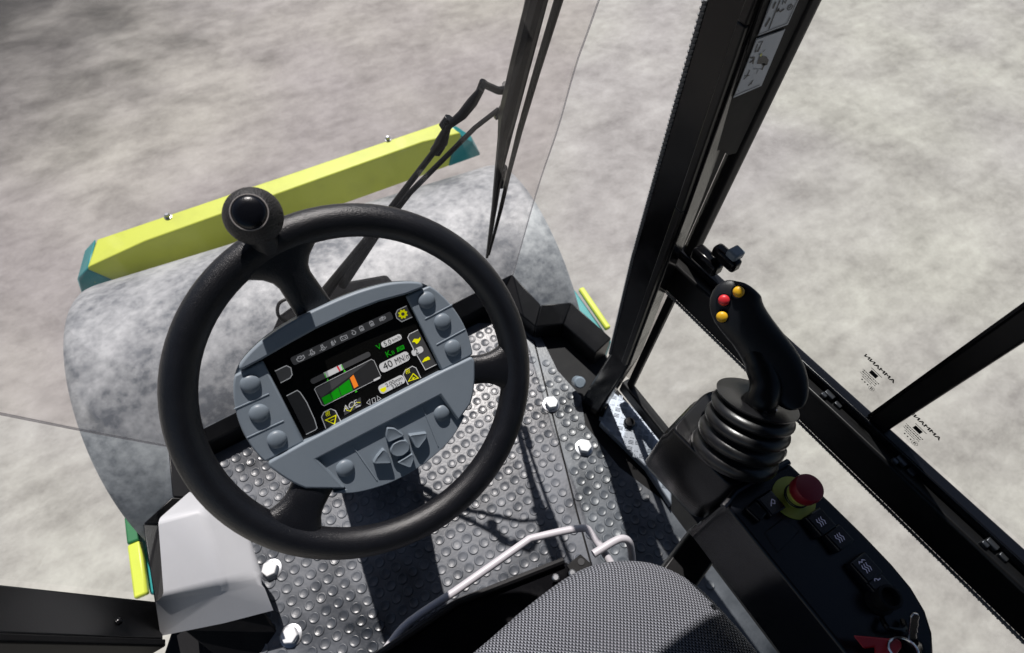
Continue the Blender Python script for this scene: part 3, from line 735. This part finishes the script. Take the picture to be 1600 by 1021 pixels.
scr = plate(screen_poly, -.0085, -.0045, 'screen', 'screen', None)
plate([V((.0795,.0700,0)), V((.0815,-.0235,0))] + outsec(-11, 35), -.008, .0012, 'right_key_panel', 'bezel', .0018)
plate([V((-.0805,-.0235,0)), V((-.0785,.0710,0))] + outsec(145, 191), -.008, .0012, 'left_key_panel', 'bezel', .0018)
kpT = -.047
plate([V((-.0835,-.0232,0)), V((.0835,-.0232,0)), V((.1195,-.0245,0))][::-1] + [V((-.1195,-.0245,0))] + outsec(193, 216) + [V((-.066,-.0915,0)), V((-.0775,kpT+.001,0)), V((.068,kpT-.001,0)), V((.0745,-.086,0))] + outsec(-41, -13), -.008, .0045, 'lower_bezel', 'bezel', .0024)
plate([V((-.079,kpT+.004,0)), V((-.066,-.094,0))] + outsec(226, 316) + [V((.077,-.086,0)), V((.070,kpT+.003,0))], -.0085, -.0006, 'keypad', 'bezel', .001)
# separating ridges
def ridge(pts, m='bezel', wd=.0008, h=.0011):
    mb = MB(); mb.tube([V((p[0], p[1], h)) for p in pts], wd, 6); return mb
for s in (-1, 1):
    for (y0, y1) in ((.0385,.0425),(.0065,.0105)):
        ridge([(s*.088, y0), (s*.1225 if y0 > .02 else s*.1255, y0+.0012)]).build('key_divider', 'bezel', disp, local=True)
for p, q in (((551,697),(589,751)), ((660,636),(685,698))):
    ridge([uv(*p), uv(*q)], h=-.0006).build('key_divider', 'bezel', disp, local=True)
keys = [((668,470),.0013),((693,504),.0013),((709,545),.0013),((391,602),.0013),((405,648),.0013),((433,689),.0013),((540,734),-.0006),((692,647),-.0006)]
for (px, h) in keys:
    p = uv(*px, h+.004); r = .0095
    mb = MB().lathe([(r*1.05, -.001), (r*1.0,.0008), (r*.95,.0018), (r*.78,.0032), (r*.45,.0041), (r*.15,.0045), (0,.0045)], V((p.x, p.y, h)), (0,0,1), 28)
    mb.build('round_key', 'bezel_dark', disp, local=True, smooth=60)
K7 = lambda x, y: uv(480+x/6.383, 620+y/6.383, .002)
def arrow(pts, name='arrow_key'):
    P = rounded([V((*K7(*p), 0)) for p in pts], .0022, 4); c = sum(P, V())/len(P)
    rings = [[V((p.x, p.y, -.003)) for p in P], [V((p.x, p.y, .0048)) for p in P], [V((c.x+(p.x-c.x)*.90, c.y+(p.y-c.y)*.90, .0062)) for p in P], [V((c.x+(p.x-c.x)*.6, c.y+(p.y-c.y)*.6, .0056)) for p in P]]
    return MB().loft(rings).build(name, 'bezel_dark', disp, local=True, smooth=50)
arrow([(790,300),(870,310),(965,380),(800,450),(780,400)])
arrow([(1005,375),(1190,350),(1185,400),(1100,510),(1070,500)])
arrow([(755,510),(790,540),(840,655),(650,660),(680,600)])
arrow([(890,650),(1045,555),(1060,600),(1025,700),(990,690)])
arrow([(820,520),(850,460),(920,425),(985,425),(1020,475),(1010,530),(950,580),(880,590),(830,565)], 'select_key')
# column under the display
MB().tube([V((0,-.005,-.055)), V((0,.0,-.12))], [.055,.045], 20).build('column_top', 'matte', disp, local=True)
cl = MB(); 
def cring(c, wx, wy, n=20): return [V((c[0]+wx*math.copysign(abs(math.cos(t))**.6, math.cos(t)), c[1]+wy*math.copysign(abs(math.sin(t))**.6, math.sin(t)), c[2])) for t in [2*math.pi*k/n for k in range(n)]]
cl.loft([cring((.04,.60,.0),.10,.06), cring((.04,.58,.2),.085,.055), cring((.036,.50,.42),.07,.055), cring((.033,.42,.58),.06,.055), cring((.032,.37,.635),.055,.05)])
cl.build('steering_column', 'matte', disp, smooth=50)

# ---- what the screen shows
HS = -.0042
C1 = lambda x, y: uv(420+x/3.926, 440+y/3.926, HS)
lay = [0]
def L3(h): return lambda p: V((p[0], p[1], HS+h))
def poly(pts, m, h, name, r=0, raw=False):
    P = [V((*(p if raw else C1(*p)), 0)) for p in pts]
    if r: P = rounded(P, r)
    return MB().add([V((p.x, p.y, HS+h)) for p in P], [tuple(range(len(P)))]).build(name, m, scr, local=True, smooth=0)
def pill(a, b, th, m, h, name, r=.5):
    p, q = C1(*a), C1(*b); y = (p.y+q.y)/2; t = th/3.926*.62/900/2*1.06
    pts = [V((p.x, y-t)), V((q.x, y-t)), V((q.x, y+t)), V((p.x, y+t))]
    return poly(pts, m, h, name, r=t*r*2, raw=True)
def line(list_of_paths, wd, m, h, name, closed=False):
    mb = MB()
    for P in list_of_paths: stroke2(mb, [C1(*p) for p in P], wd, L3(h), closed)
    return mb.build(name, m, scr, local=True, smooth=0)
def txt(parts, m, h, name):
    mb = MB()
    for (body, at, size, shear) in parts:
        c = C1(*at); vs, fs = text_mesh(body, size, shear=shear); mb.add([V((c.x+v.x, c.y+v.y, HS+h)) for v in vs], fs)
    return mb.build(name, m, scr, local=True, smooth=0)
A, B_, C_, D_ = .0002, .0004, .0006, .0008
pill((140,492), (757,207), 48, 'glow_grey', A, 'status_bar', .3)
# warning lamps of the status bar
ic = [(195,470),(265,435),(330,405),(395,377),(460,345),(520,312),(568,287),(630,257),(697,228)]
def icon(kind, c):
    o = C1(*c); s = .0034; P = []
    if kind == 'engine': P = [[(-1.5,-.5),(-1.5,.3),(-.8,.3),(-.8,.8),(.4,.8),(.4,.4),(1.0,.4),(1.4,.6),(1.4,-.6),(1.0,-.6),(.6,-1),(-1,-1),(-1.5,-.5)], [(-.4,0),(.6,-.1)]]
    if kind == 'temp': P = [[(-.35,1),(.35,1),(.35,.2),(.9,-.3),(.7,-.9),(-.7,-.9),(-.9,-.3),(-.35,.2),(-.35,1)], [(-1.6,-.4),(-1.2,-.6)], [(-.5,-.4),(.5,-.4)]]
    if kind == 'oil': P = [[(-.4,1),(.4,1),(.3,.3),(.8,-.6),(.4,-1),(-.4,-1),(-.8,-.6),(-.3,.3),(-.4,1)], [(0,.2),(0,-.6)], [(-1.6,-.8),(-1.2,-.7)], [(1.1,-.6),(1.5,-.4)]]
    if kind == 'glow': P = [[(-.8,-1),(-.6,.6),(-.1,.9),(.2,-.9)], [(-.3,-1),(-.4,.5)], [(.9,1),(.8,0)], [(.6,.2),(.8,-.2),(1.1,.2)]]
    if kind == 'battery': P = [[(-1.3,-.8),(1.3,-.8),(1.3,.6),(-1.3,.6),(-1.3,-.8)], [(-.8,-.1),(-.3,-.1)], [(.3,-.1),(.8,-.1)], [(.55,-.35),(.55,.15)], [(-.8,.6),(-.8,.9),(-.4,.9)]]
    if kind == 'drop': P = [[(-.6,.9),(.2,.7),(.8,-.2),(.4,-.9),(-.4,-.9),(-.8,-.2),(-.3,.3)]]
    if kind == 'filter': P = [[(-.7,-1),(.7,-1),(.7,.6),(-.7,.6),(-.7,-1)], [(-.3,.6),(-.3,1.1)], [(.3,.6),(.3,1.1)], [(-.25,-.2),(.25,-.2),(.25,-.6),(-.25,-.6),(-.25,-.2)]]
    if kind == 'park': P = [[(.75*math.cos(t),.75*math.sin(t)) for t in [2*math.pi*k/12 for k in range(13)]], [(-.2,-.5),(-.2,.5),(.25,.4),(.25,.05),(-.2,0)], [(-1.0,.7),(-1.3,0),(-1.0,-.7)], [(1.0,.7),(1.3,0),(1.0,-.7)]]
    mb = MB()
    for p in P: stroke2(mb, [(o.x+x*s*.78, o.y+y*s*.78) for x, y in p], .00068, L3(B_))
    return mb
for k, c in zip(('engine','temp','oil','glow','battery','drop','filter','filter','park'), ic):
    icon(k, c).build('warning_icon', 'glow_line', scr, local=True, smooth=0)
# soft-key frames: fill, border, sign
def softkey(path, fill, name='soft_key', lw=.0008):
    o = poly(path, fill, A, name)
    line([path], lw, 'glow_white', B_, 'key_border'); return o
softkey([(845,150),(790,175),(778,200),(785,225),(815,247),(880,218)], 'glow_grey')
gc = C1(822,200); gp = []
for k in range(32):
    t = 2*math.pi*k/32; r = .0054 if (k % 4) in (0, 1) else .0041; gp.append(V((gc.x+r*math.cos(t), gc.y+r*math.sin(t))))
hole = [V((gc.x+.0019*math.cos(2*math.pi*k/32), gc.y+.0019*math.sin(2*math.pi*k/32))) for k in range(32)]
MB().add([V((p.x, p.y, HS+C_)) for p in gp+hole], [(i, (i+1) % 32, 32+(i+1) % 32, 32+i) for i in range(32)]).build('gear_icon', 'glow_yellow', scr, local=True, smooth=0)
softkey([(915,297),(862,323),(852,345),(890,420),(960,542),(1030,508)], 'glow_grey')
poly([(878,372),(890,352),(918,352),(928,340),(930,355),(915,378),(905,384),(895,372)], 'glow_yellow', C_, 'hare_icon')
poly([(940,492),(955,470),(975,460),(985,465),(988,480),(975,482),(965,488),(950,492),(945,498)], 'glow_yellow', C_, 'tortoise_icon')
pill((876,442), (946,412), 40, 'glow_white', C_, 'gear_number'); txt([('2', (905,430), .0095, 0)], 'glow_text', D_, 'number_text')
softkey([(855,634),(824,572),(836,545),(880,520),(902,530),(932,592)], 'glow_dark')
softkey([(350,902),(323,832),(338,802),(380,781),(408,793),(440,856)], 'glow_dark')
zig = lambda x, y: [[(x-14+k*9, y-14+k*-3), (x-8+k*9, y-2+k*-4), (x-12+k*9, y+4+k*-4), (x-4+k*9, y+16+k*-4)] for k in range(3)]
line(zig(852,552), .00062, 'glow_yellow', C_, 'vibration_icon'); line(zig(362,812), .00062, 'glow_yellow', C_, 'vibration_icon')
line([[(856,612),(885,565),(916,592)]], .001, 'glow_yellow', C_, 'plus_triangle', True); line([[(876,598),(896,588)],[(882,584),(890,602)]], .0008, 'glow_yellow', C_, 'plus_sign')
line([[(348,850),(412,820),(403,874)]], .001, 'glow_yellow', C_, 'minus_triangle', True); line([[(378,854),(396,845)]], .0008, 'glow_yellow', C_, 'minus_sign')
softkey([(38,550),(108,516),(135,530),(143,572),(130,592),(72,622)], 'glow_grey')
softkey([(108,702),(174,668),(192,680),(232,740),(280,845),(296,898),(286,910),(228,938)], 'glow_dark')
# values
pill((690,390), (814,338), 36, 'glow_white', A, 'value_field'); txt([('5.0', (728,377), .0072, 0), ('km/h', (782,351), .0048, 0)], 'glow_text', B_, 'speed_text')
txt([('V', (674,402), .0085, 0), ('K', (733,445), .0095, 0), ('B', (762,437), .006, 0)], 'glow_green', B_, 'green_letters')
poly([(783,408),(825,388),(834,412),(790,434)], 'glow_green', A, 'green_field'); line([[(795,422),(800,406),(808,400)],[(812,412),(816,398),(824,406)],[(800,425),(808,412)]], .0006, 'glow_text', B_, 'field_marks')
pill((680,533), (862,455), 60, 'glow_white', A, 'value_field', .42); txt([('40', (730,514), .0112, 0)], 'glow_text', B_, 'stiffness_text')
mbt = MB(); c = C1(820,474); vs, fs = text_mesh('MN/m', .0098); mbt.add([V((c.x+v.x*.72, c.y+v.y, HS+B_)) for v in vs], fs); mbt.build('unit_text', 'glow_text', scr, local=True, smooth=0)
pill((674,664), (833,600), 56, 'glow_white', A, 'value_field', .4); txt([('2.00mm', (768,615), .0062, 0), ('33Hz', (787,636), .0062, 0)], 'glow_text', B_, 'vibration_text')
poly([(680,660),(718,645),(720,665),(705,680),(688,675)], 'glow_yellow', B_, 'vibration_mark')
line([[(600,745),(618,722),(622,756)]], .0005, 'glow_line', A, 'arrow_mark', True); line([[(688,718),(664,702),(668,732)]], .0005, 'glow_line', A, 'arrow_mark', True); line([[(632,720),(650,712),(656,740),(638,748)]], .0005, 'glow_line', A, 'page_mark', True)
poly([(460,778),(562,710),(570,760),(463,822)], 'glow_grey', A, 'mode_badge')
mba = MB(); stroke2(mba, [C1(*p) for p in ((466,768),(478,790),(500,795),(518,765),(535,742),(562,742))], .0007, L3(B_)); mba.build('mode_curve', 'glow_yellow', scr, local=True, smooth=0)
txt([('ACE', (496,764), .0085, .3)], 'glow_white', C_, 'mode_text'); line([[(532,772),(562,760)]], .0012, 'glow_line', B_, 'mode_dash')
# gauges
pill((258,617), (622,443), 32, 'glow_grey', A, 'gauge_track'); pill((343,576), (453,523), 33, 'glow_white', B_, 'gauge_range', .05)
line([[(420,520),(436,548)]], .0016, 'glow_red', C_, 'gauge_pointer'); line([[(342,562),(352,590)],[(445,512),(456,540)]], .0009, 'glow_lime', C_, 'gauge_limits')
fp = [(280,660),(290,648),(628,477),(645,486),(686,578),(678,592),(340,762),(326,755)]
poly(fp, 'glow_dark', A, 'bar_chart'); line([fp], .0005, 'glow_line', D_, 'chart_frame', True)
poly([(283,662),(629,480),(600,505),(490,588),(322,712)], 'glow_grey', B_, 'chart_back')
for q_ in ([(324,714),(374,688),(394,730),(342,756)], [(379,686),(424,650),(443,704),(398,728)], [(429,648),(492,600),(515,668),(447,702)]):
    poly(q_, 'glow_green', C_, 'chart_bar')
poly([(497,592),(519,572),(549,640),(523,656)], 'glow_orange', C_, 'chart_bar')
for c in ((362,604),(465,548),(535,672)): poly([(c[0]-7, c[1]+10), (c[0]-2, c[1]-9), (c[0]+8, c[1]+4)], 'glow_lime', B_, 'limit_mark')
pill((642,606), (684,590), 12, 'glow_white', B_, 'chart_tag')

# ------------------------------------------------------------------ console on the right
zc = .60
cons = thing('armrest_console', 'black right armrest console with rocker switches and rounded rear end', 'control console', (.395,-.05,.25))
cedge = [(1232,722),(1300,786),(1350,835),(1395,882),(1425,918),(1447,955),(1458,990),(1460,1021),(1450,1070)]
right_e = [atz(x, y, zc) for x, y in cedge]
left_e = [atz(1380,1100,zc), atz(1321,1021,zc), atz(1140,797,zc), atz(1136,785,zc), atz(1150,768,zc)]
rg0 = right_e + left_e
def shift(P, dz, k=1.0):
    c = sum(P, V())/len(P); return [V((c.x+(p.x-c.x)*k, c.y+(p.y-c.y)*k, p.z+dz)) for p in P]
low = [V((.335+(p.x-.335)*.9 if p.x > .36 else .325, p.y-.004, .478)) for p in rg0]
MB().loft([low, shift(rg0,-.035,1.0), shift(rg0,-.0,1.0)]).build('body', 'plastic', cons, bevel=.005, smooth=40)
MB().box((.27,-.035,.40), (.22,.05,.035), Matrix.Rotation(R(14), 3, 'Z')).build('support_arm', 'satin', cons, bevel=.004)
MT['limeedge'] = MT['lime']
MB().tube([p+V((.003,-.001,-.02)) for p in right_e[4:]], .004, 8).build('edge_strip', 'lime', cons)
# pod that carries the joystick
pt = [atz(1046,672,.6), atz(1058,658,.6), V((.42,.135,.6)), V((.452,.115,.6)), atz(1240,708,.6), atz(1146,772,.6)]
P0 = rounded(pt, .016, 4); 
def podring(dz, dx, dy, k): 
    c = sum(P0, V())/len(P0); return [V((c.x+(p.x-c.x)*k+dx, c.y+(p.y-c.y)*k+dy, .6+dz)) for p in P0]
MB().loft([podring(-.155,.0,-.004,.80), podring(-.140,-.001,.0,.95), podring(-.115,-.005,.001,1.03), podring(-.030,-.002,.002,1.03), podring(-.022,-.0,.0,1.0), podring(-.001,0,0,.985), podring(.004,0,0,.95)]).build('joystick_pod', 'podblack', cons, bevel=.002, smooth=45)
# support arm to the floor
MB().loft([[V((.30+x*.12, .06+y*.10, .02)) for x, y in ((-.5,-.5),(.5,-.5),(.5,.5),(-.5,.5))], [V((.365+x*.10, .03+y*.14, .46)) for x, y in ((-.5,-.5),(.5,-.5),(.5,.5),(-.5,.5))]]) if False else None
MB().box((.42,-.30,.22), (.07,.16,.46)).build('console_leg', 'matte', cons, bevel=.01)
# raised switch bank
def swbox(px, size, name, sym, rotz=R(-3), h=.012):
    p = atz(*px, zc+h); rot = Matrix.Rotation(rotz, 3, 'Z')
    hw, hl = size[0]/2, size[1]/2
    base = [(-hw,-hl),(hw,-hl),(hw,hl),(-hw,hl)]
    rings = [[p+rot @ V((x, y, -h-.002)) for x, y in base], [p+rot @ V((x*.97, y*.97, -.0025 if y > 0 else .0)) for x, y in base], [p+rot @ V((x*.86, y*.9, -.0005 if y > 0 else .0025)) for x, y in base]]
    o = MB().loft(rings).build(name, 'plastic', cons, bevel=.0012)
    mb = MB(); to3 = lambda q: p+rot @ V((q[0], q[1], .0018+(-q[1])*.10))
    for s in sym: stroke2(mb, s, .0010, to3)
    mb.build('symbol', 'legend', o, smooth=0); return o
wv = lambda n, s=.0025, amp=.0018: [[(x*s*1.3-n*s*.6+.0005, .0045), (x*s*1.3-n*s*.6-amp*.5, .0015), (x*s*1.3-n*s*.6+amp*.6, -.0010), (x*s*1.3-n*s*.6-.0005, -.0045)] for x in range(n)]
swbox((1283,815), (.026,.026), 'rocker_switch', wv(3))
swbox((1312,840), (.026,.023), 'rocker_switch', wv(3))
swbox((1354,887), (.026,.026), 'rocker_switch', wv(3) + [[(-.005,.0065),(-.0035,.0085),(-.001,.0065),(.001,.0085),(.004,.0065)]])
swbox((1373,912), (.024,.022), 'rocker_switch', [[(-.003,.004),(-.001,.006),(.001,.0045),(.001,.003),(.005,.003)]])
swbox((1205,786), (.024,.026), 'horn_switch', [[(-.004,-.003),(-.001,.0),(.003,.003)], [(-.001,0),(.002,-.003)], [(.003,.003),(.0045,.0),(.002,-.003)]], h=.008)
b0 = atz(1180,800,zc+.004)
MB().box(b0, (.016,.020,.012), Matrix.Rotation(R(8), 3, 'Z')).build('blank_switch', 'gloss', cons, bevel=.002)
mb = MB(); b1 = [atz(x, y, zc+.0015) for x, y in ((1195,832),(1226,808),(1250,830),(1215,865))]
mb.prism([p+V((0,0,-.004)) for p in b1], b1).build('cover_plate', 'plastic', cons, bevel=.001)
tr = [atz(1130,792,zc+.005), atz(1150,768,zc+.005), atz(1232,722,zc+.005)]
MB().tube([p for p in tr], .004, 8).build('tray_edge', 'plastic', cons)
# emergency stop: yellow disc, collar, red mushroom
ec = atz(1240,778,zc+.001)
es = MB().lathe([(.0255,-.001),(.0255,.0012),(0,.0012)], ec, (0,0,1), 36).build('emergency_disc', 'estop_y', cons)
et = V((.02,.0,1)).normalized()
MB().lathe([(.0125,.001),(.0125,.006),(.0135,.007),(.0135,.012),(.0115,.013),(.0115,.020)], ec, et, 28).build('collar', 'estop_y', es)
mb = MB()
for h in (.0075,.0112): mb.tube([ec+V((.0140*math.cos(t), .0140*math.sin(t), h)) for t in [2*math.pi*k/24 for k in range(25)]], .0008, 6)
mb.build('collar_ring', 'ink', es)
MB().lathe([(.012,.019),(.0150,.022),(.0164,.024),(.0169,.036),(.0158,.0400),(.011,.0414),(0,.0418)], ec, et, 36).build('emergency_button', 'estop', es, smooth=50)
# socket cover and ignition lock
sc_ = atz(1372,940,zc)
sk = MB().lathe([(.0145,0),(.0145,.006),(.0115,.007),(.0115,.018),(.0125,.019),(.0125,.024),(.0095,.0245),(.0085,.016),(0,.016)], sc_, (.05,.05,1), 28).build('power_socket', 'matte', cons)
MB().tube(bez([sc_+V((-.012,-.012,.004)), sc_+V((-.02,-.02,.014)), sc_+V((-.006,-.03,.012)), sc_+V((.005,-.026,.004))], 6), .003, 8).build('socket_strap', 'gloss', sk)
lk = atz(1418,1012,zc)
lock = MB().lathe([(.016,0),(.016,.005),(.012,.006),(.012,.010),(0,.010)], lk, (0,0,1), 28).build('ignition_lock', 'gloss', cons)

# ------------------------------------------------------------------ key with red tag
key = thing('ignition_key', 'steel key with split ring standing in the console lock', 'key', tuple(lk+V((0,0,.01))))
k0 = atz(1425,1000,.625); k1 = atz(1429,965,.650)
kd = (k1-k0).normalized(); kw = V((.84,-.2,.3)); kw = (kw-kd*kw.dot(kd)).normalized(); kn = kd.cross(kw)
prof = [(-.0045,0),(.0042,0),(.0042,.004),(.0032,.008),(.0046,.011),(.0034,.016),(.0048,.020),(.0036,.026),(.0048,.031),(.003,.036),(-.0015,.038),(-.0045,.034)]
pp = [k0+kw*x+kd*y for x, y in prof]
MB().prism([p-kn*.001 for p in pp], [p+kn*.001 for p in pp]).build('blade', 'chrome', key, bevel=.0005)
MB().tube([k0-kd*.002, k0+(lk-k0)*.4, lk+V((0,0,.009))], [.006,.008,.009], 12).build('bow', 'plastic', key)
rcn = atz(1411,1015,.628); ra, rb_ = V((.85,-.35,.1)).normalized(), V((.1,-.3,-.9)).normalized()
ra = V((1,0,0)); rb_ = (V((0,-.75,.0))+V((0,0,.5))).normalized()
MB().tube([rcn+(ra*math.cos(t)+rb_*math.sin(t))*.0125 for t in [2*math.pi*k/32 for k in range(33)]], .0013, 8).build('split_ring', 'chrome', key)
tagp = [(1333,993),(1388,998),(1397,996),(1408,1003),(1409,1012),(1400,1024),(1398,1034),(1368,1032),(1366,1011),(1350,1014)]
tg = MB().prism([atz(x, y, .616) for x, y in tagp], [atz(x, y, .620) for x, y in tagp]).build('key_tag', 'redtag', bevel=.0012)
tag(tg, 'flat red plastic tag hanging from the key ring on the black console', 'key tag')

# ------------------------------------------------------------------ joystick
js = thing('joystick', 'black joystick with red and yellow thumb buttons above a ribbed rubber boot', 'joystick', tuple(atz(1140,712,.6)))
bA, bB = atz(1142,716,.602), atz(1184,622,.675)
axd = (bB-bA)
mb = MB(); rings = []; N = 61
U0 = V((1,0,0)); V0 = V((0,1,0))
tn = axd.normalized(); U1 = (U0-tn*U0.dot(tn)).normalized(); V1 = tn.cross(U1)
for i in range(N):
    t = i/(N-1); c = bA+axd*t+V((0,0,.006*math.sin(t*math.pi)))
    f = t*4.5; s = f-math.floor(f)
    wave = .0125*(abs(math.sin(math.pi*f))**.45)
    r = (.0480-.0050*t)+wave-.0075
    if i == N-1: r = .030
    rings.append([c+(U1*math.cos(a)+V1*math.sin(a))*r for a in [2*math.pi*k/40 for k in range(40)]])
rings.append([bB-tn*.008+(U1*math.cos(a)+V1*math.sin(a))*.012 for a in [2*math.pi*k/40 for k in range(40)]])
mb.loft(rings).build('rubber_boot', 'bellow', js, smooth=60)
col_p = atz(1190,628,.690)
dn = todir(1180,560).normalized()
MB().tube(bez([bB-tn*.01, col_p, atz(1197,603,.708)+dn*.012, atz(1187,570,.722)+dn*.020, atz(1170,537,.738)+dn*.022], 4), [.0175]*6+[.0175]*3+[.017]*4+[.015]*2+[.012]*2, 20).build('collar', 'satin', js)
mb = MB()
for a in (0, 1, 2, 3):
    d = (U1*math.cos(a*1.2-2.2)+V1*math.sin(a*1.2-2.2)); mb.lathe([(.0025,0),(.0025,.0015),(0,.0015)], col_p-tn*.004+d*.0165, d, 10)
mb.build('set_screws', 'chrome', js)
# grip: sections across a bent spine, wide head, narrow waist, heel at the bottom
view = -(todir(1175,540).normalized())
spine = [((1246,641),.700,16,10), ((1242,631),.702,40,26), ((1231,606),.708,66,38), ((1215,578),.718,76,40), ((1198,551),.728,70,40), ((1180,524),.740,66,38), ((1161,501),.750,72,38), ((1150,482),.758,78,36), ((1147,463),.766,74,32), ((1149,446),.772,56,22), ((1152,437),.774,26,10)]
S = [(atz(x, y, z), wd, dp) for (x, y), z, wd, dp in spine]
rings = []
for i, (c, wd, dp) in enumerate(S):
    d = (S[min(i+1, len(S)-1)][0]-S[max(i-1, 0)][0]).normalized()
    nv = (view-d*view.dot(d)).normalized(); sv = d.cross(nv).normalized()
    sc = (c-EYE).length*.985/900
    rings.append([c-nv*dp*sc*.5+sv*wd*sc*.5*math.copysign(abs(math.cos(a))**.8, math.cos(a))+nv*dp*sc*.5*math.copysign(abs(math.sin(a))**.75, math.sin(a))*(1 if math.sin(a) > 0 else 1.2) for a in [2*math.pi*k/28 for k in range(28)]])
MB().loft(rings).build('grip', 'grip', js, smooth=60, subsurf=1)
nv = None
hd = (S[8][0]-S[6][0]).normalized(); hn = (view-hd*view.dot(hd)).normalized()
for (px, m) in (((1154,456),'yellow_btn'), ((1131,469),'red_btn'), ((1128,495),'yellow_btn')):
    c0 = atplane(px[0], px[1], S[8][0]+hn*.0012, hn)
    MB().lathe([(.0078,-.006),(.0078,.0004),(.0068,.0008),(0,.0008)], c0, hn, 22).build('button_seat', 'plastic', js)
    MB().lathe([(.0062,-.002),(.0062,.0022),(.0048,.0042),(.002,.0050),(0,.0051)], c0, hn, 22).build('thumb_button', m, js, smooth=60)

# ------------------------------------------------------------------ seat
seat = thing('operator_seat', 'grey woven fabric seat cushion on a black base at the bottom edge', 'seat', (.05,-.2,0))
top_o = [(-.20,.035),(-.08,.045),(.007,.046),(.10,.055),(.176,.056),(.225,.044),(.267,.019),(.295,-.012),(.313,-.05),(.322,-.10),(.326,-.16),(.325,-.3),(.31,-.48),(.05,-.52),(-.21,-.48),(-.225,-.3),(-.225,-.1),(-.222,.0)]
OS = bez([V((*p, 0)) for p in top_o], 4, True)
c_ = V((.05,-.22,0))
def sr(k, z, dz=0): return [V((c_.x+(p.x-c_.x)*k, c_.y+(p.y-c_.y)*k, z)) for p in OS]
MB().loft([sr(.93,.325), sr(.97,.335), sr(.995,.365), sr(1.0,.40), sr(.985,.428), sr(.95,.447), sr(.88,.459), sr(.75,.465), sr(.5,.466), sr(.2,.466)]).build('cushion', 'fabric', seat, smooth=60)
MB().loft([sr(.90,.30), sr(.92,.326)]).build('seat_pan', 'satin', seat, bevel=.006)
# suspension housing below
hb = [(-.25,.128),(.02,.128),(.205,.088),(.215,.06),(.215,-.40),(-.25,-.40)]
mb = MB().prism([V((x, y, .03)) for x, y in hb], [V((x, y, .27)) for x, y in hb]); base = mb.build('suspension_base', 'gloss', seat, bevel=.008, seg=3)
e0, e1 = atz(700,1000,.277), atz(878,872,.277)
MB().tube([V((-.25,.126,.277)), V((.02,.126,.277)), V((.200,.088,.277))], .006, 8).build('base_rail', 'satin', base)
bk = [atz(x, y, .29) for x, y in ((885,884),(907,866),(926,883),(902,908))]
br = MB().prism([p+V((0,0,-.006)) for p in bk], bk).build('bracket', 'satin', seat, bevel=.001)
bc = atz(908,878,.2912)
MB().lathe([(.0055,-.001),(.0055,.0004),(0,.0004)], bc, (0,0,1), 16).build('bracket_hole', 'ink', br)
for (x, y) in ((894,896),(868,903)):
    MB().lathe([(.006,-.004),(.006,.003),(.004,.005),(0,.005)], atz(x, y, .288), (0,0,1), 10).build('bolt', 'steel', seat)
# pale tubular adjustment bar
zb_ = .24
path = [atz(570,1060,zb_), atz(607,1010,zb_), atz(640,972,zb_), atz(710,925,zb_), atz(828,842,zb_), atz(905,826,zb_), atz(925,836,zb_), atz(962,892,zb_-.005), atz(985,930,zb_-.01)]
mb = MB().tube([q for i in range(1) for q in bez(path[:4], 4)] + bez(path[4:], 5), .0066, 12); lever = mb.build('adjustment_bar', 'tube', seat, smooth=60)
path = bez([atz(927,866,.252), atz(960,846,.252), atz(975,842,.250), atz(984,850,.235), atz(988,875,.19)], 6)
MB().tube(path, .0066, 12).build('adjustment_lever', 'tube', seat, smooth=60)

# ------------------------------------------------------------------ grey moulded cover at left
gv = thing('moulded_cover', 'light grey moulded plastic cover beside the left pillar', 'cover', (-.34,.42,0))
hi, mid, lo = .215, .145, .095
A0, A1, A2, A3 = atz(247,812,hi), atz(314,795,hi), atz(350,909,.172), atz(256,932,.172)
B1, B2 = atz(393,844,.15), atz(403,897,.143)
T0, T1 = atz(298,767,mid), atz(345,780,mid)
F0, F1, F2 = atz(243,941,.152), atz(350,924,.152), atz(411,913,.134)
G0, G1, G2 = atz(251,994,lo), atz(350,974,lo), atz(427,954,lo)
H0, H2 = atz(236,820,.02), atz(385,800,.02)
vs = [A0,A1,A2,A3, B1,B2, T0,T1, F0,F1,F2, G0,G1,G2]
bz = lambda p: V((p.x-.05, p.y+.02, .03))
vs += [bz(T0), bz(T1), bz(B1), bz(F2)]
mb = MB().add(vs, [(0,1,2,3), (1,4,5,2), (0,6,7,1), (7,4,1), (3,2,9,8), (2,5,10,9), (8,9,12,11), (9,10,13,12), (6,14,15,7), (7,15,16,4), (4,16,17,10,5)])
mb.build('shell', 'greybox', gv, bevel=.009, seg=4, smooth=60)
und = [atz(252,996,lo-.004), atz(427,957,lo-.004), atz(408,1030,.0), atz(300,1050,.0)]
u2 = [V((-.40,.43,.085)), V((-.275,.42,.085)), V((-.275,.31,.085)), V((-.42,.36,.085))]
MB().prism([V((-.40,.42,.002)), V((-.315,.42,.002)), V((-.293,.30,.002)), V((-.37,.25,.002))], [V((-.41,.42,.085)), V((-.32,.42,.085)), V((-.285,.325,.085)), V((-.42,.375,.085))]).build('under_box', 'matte', gv, bevel=.004)
bpy.context.view_layer.update()
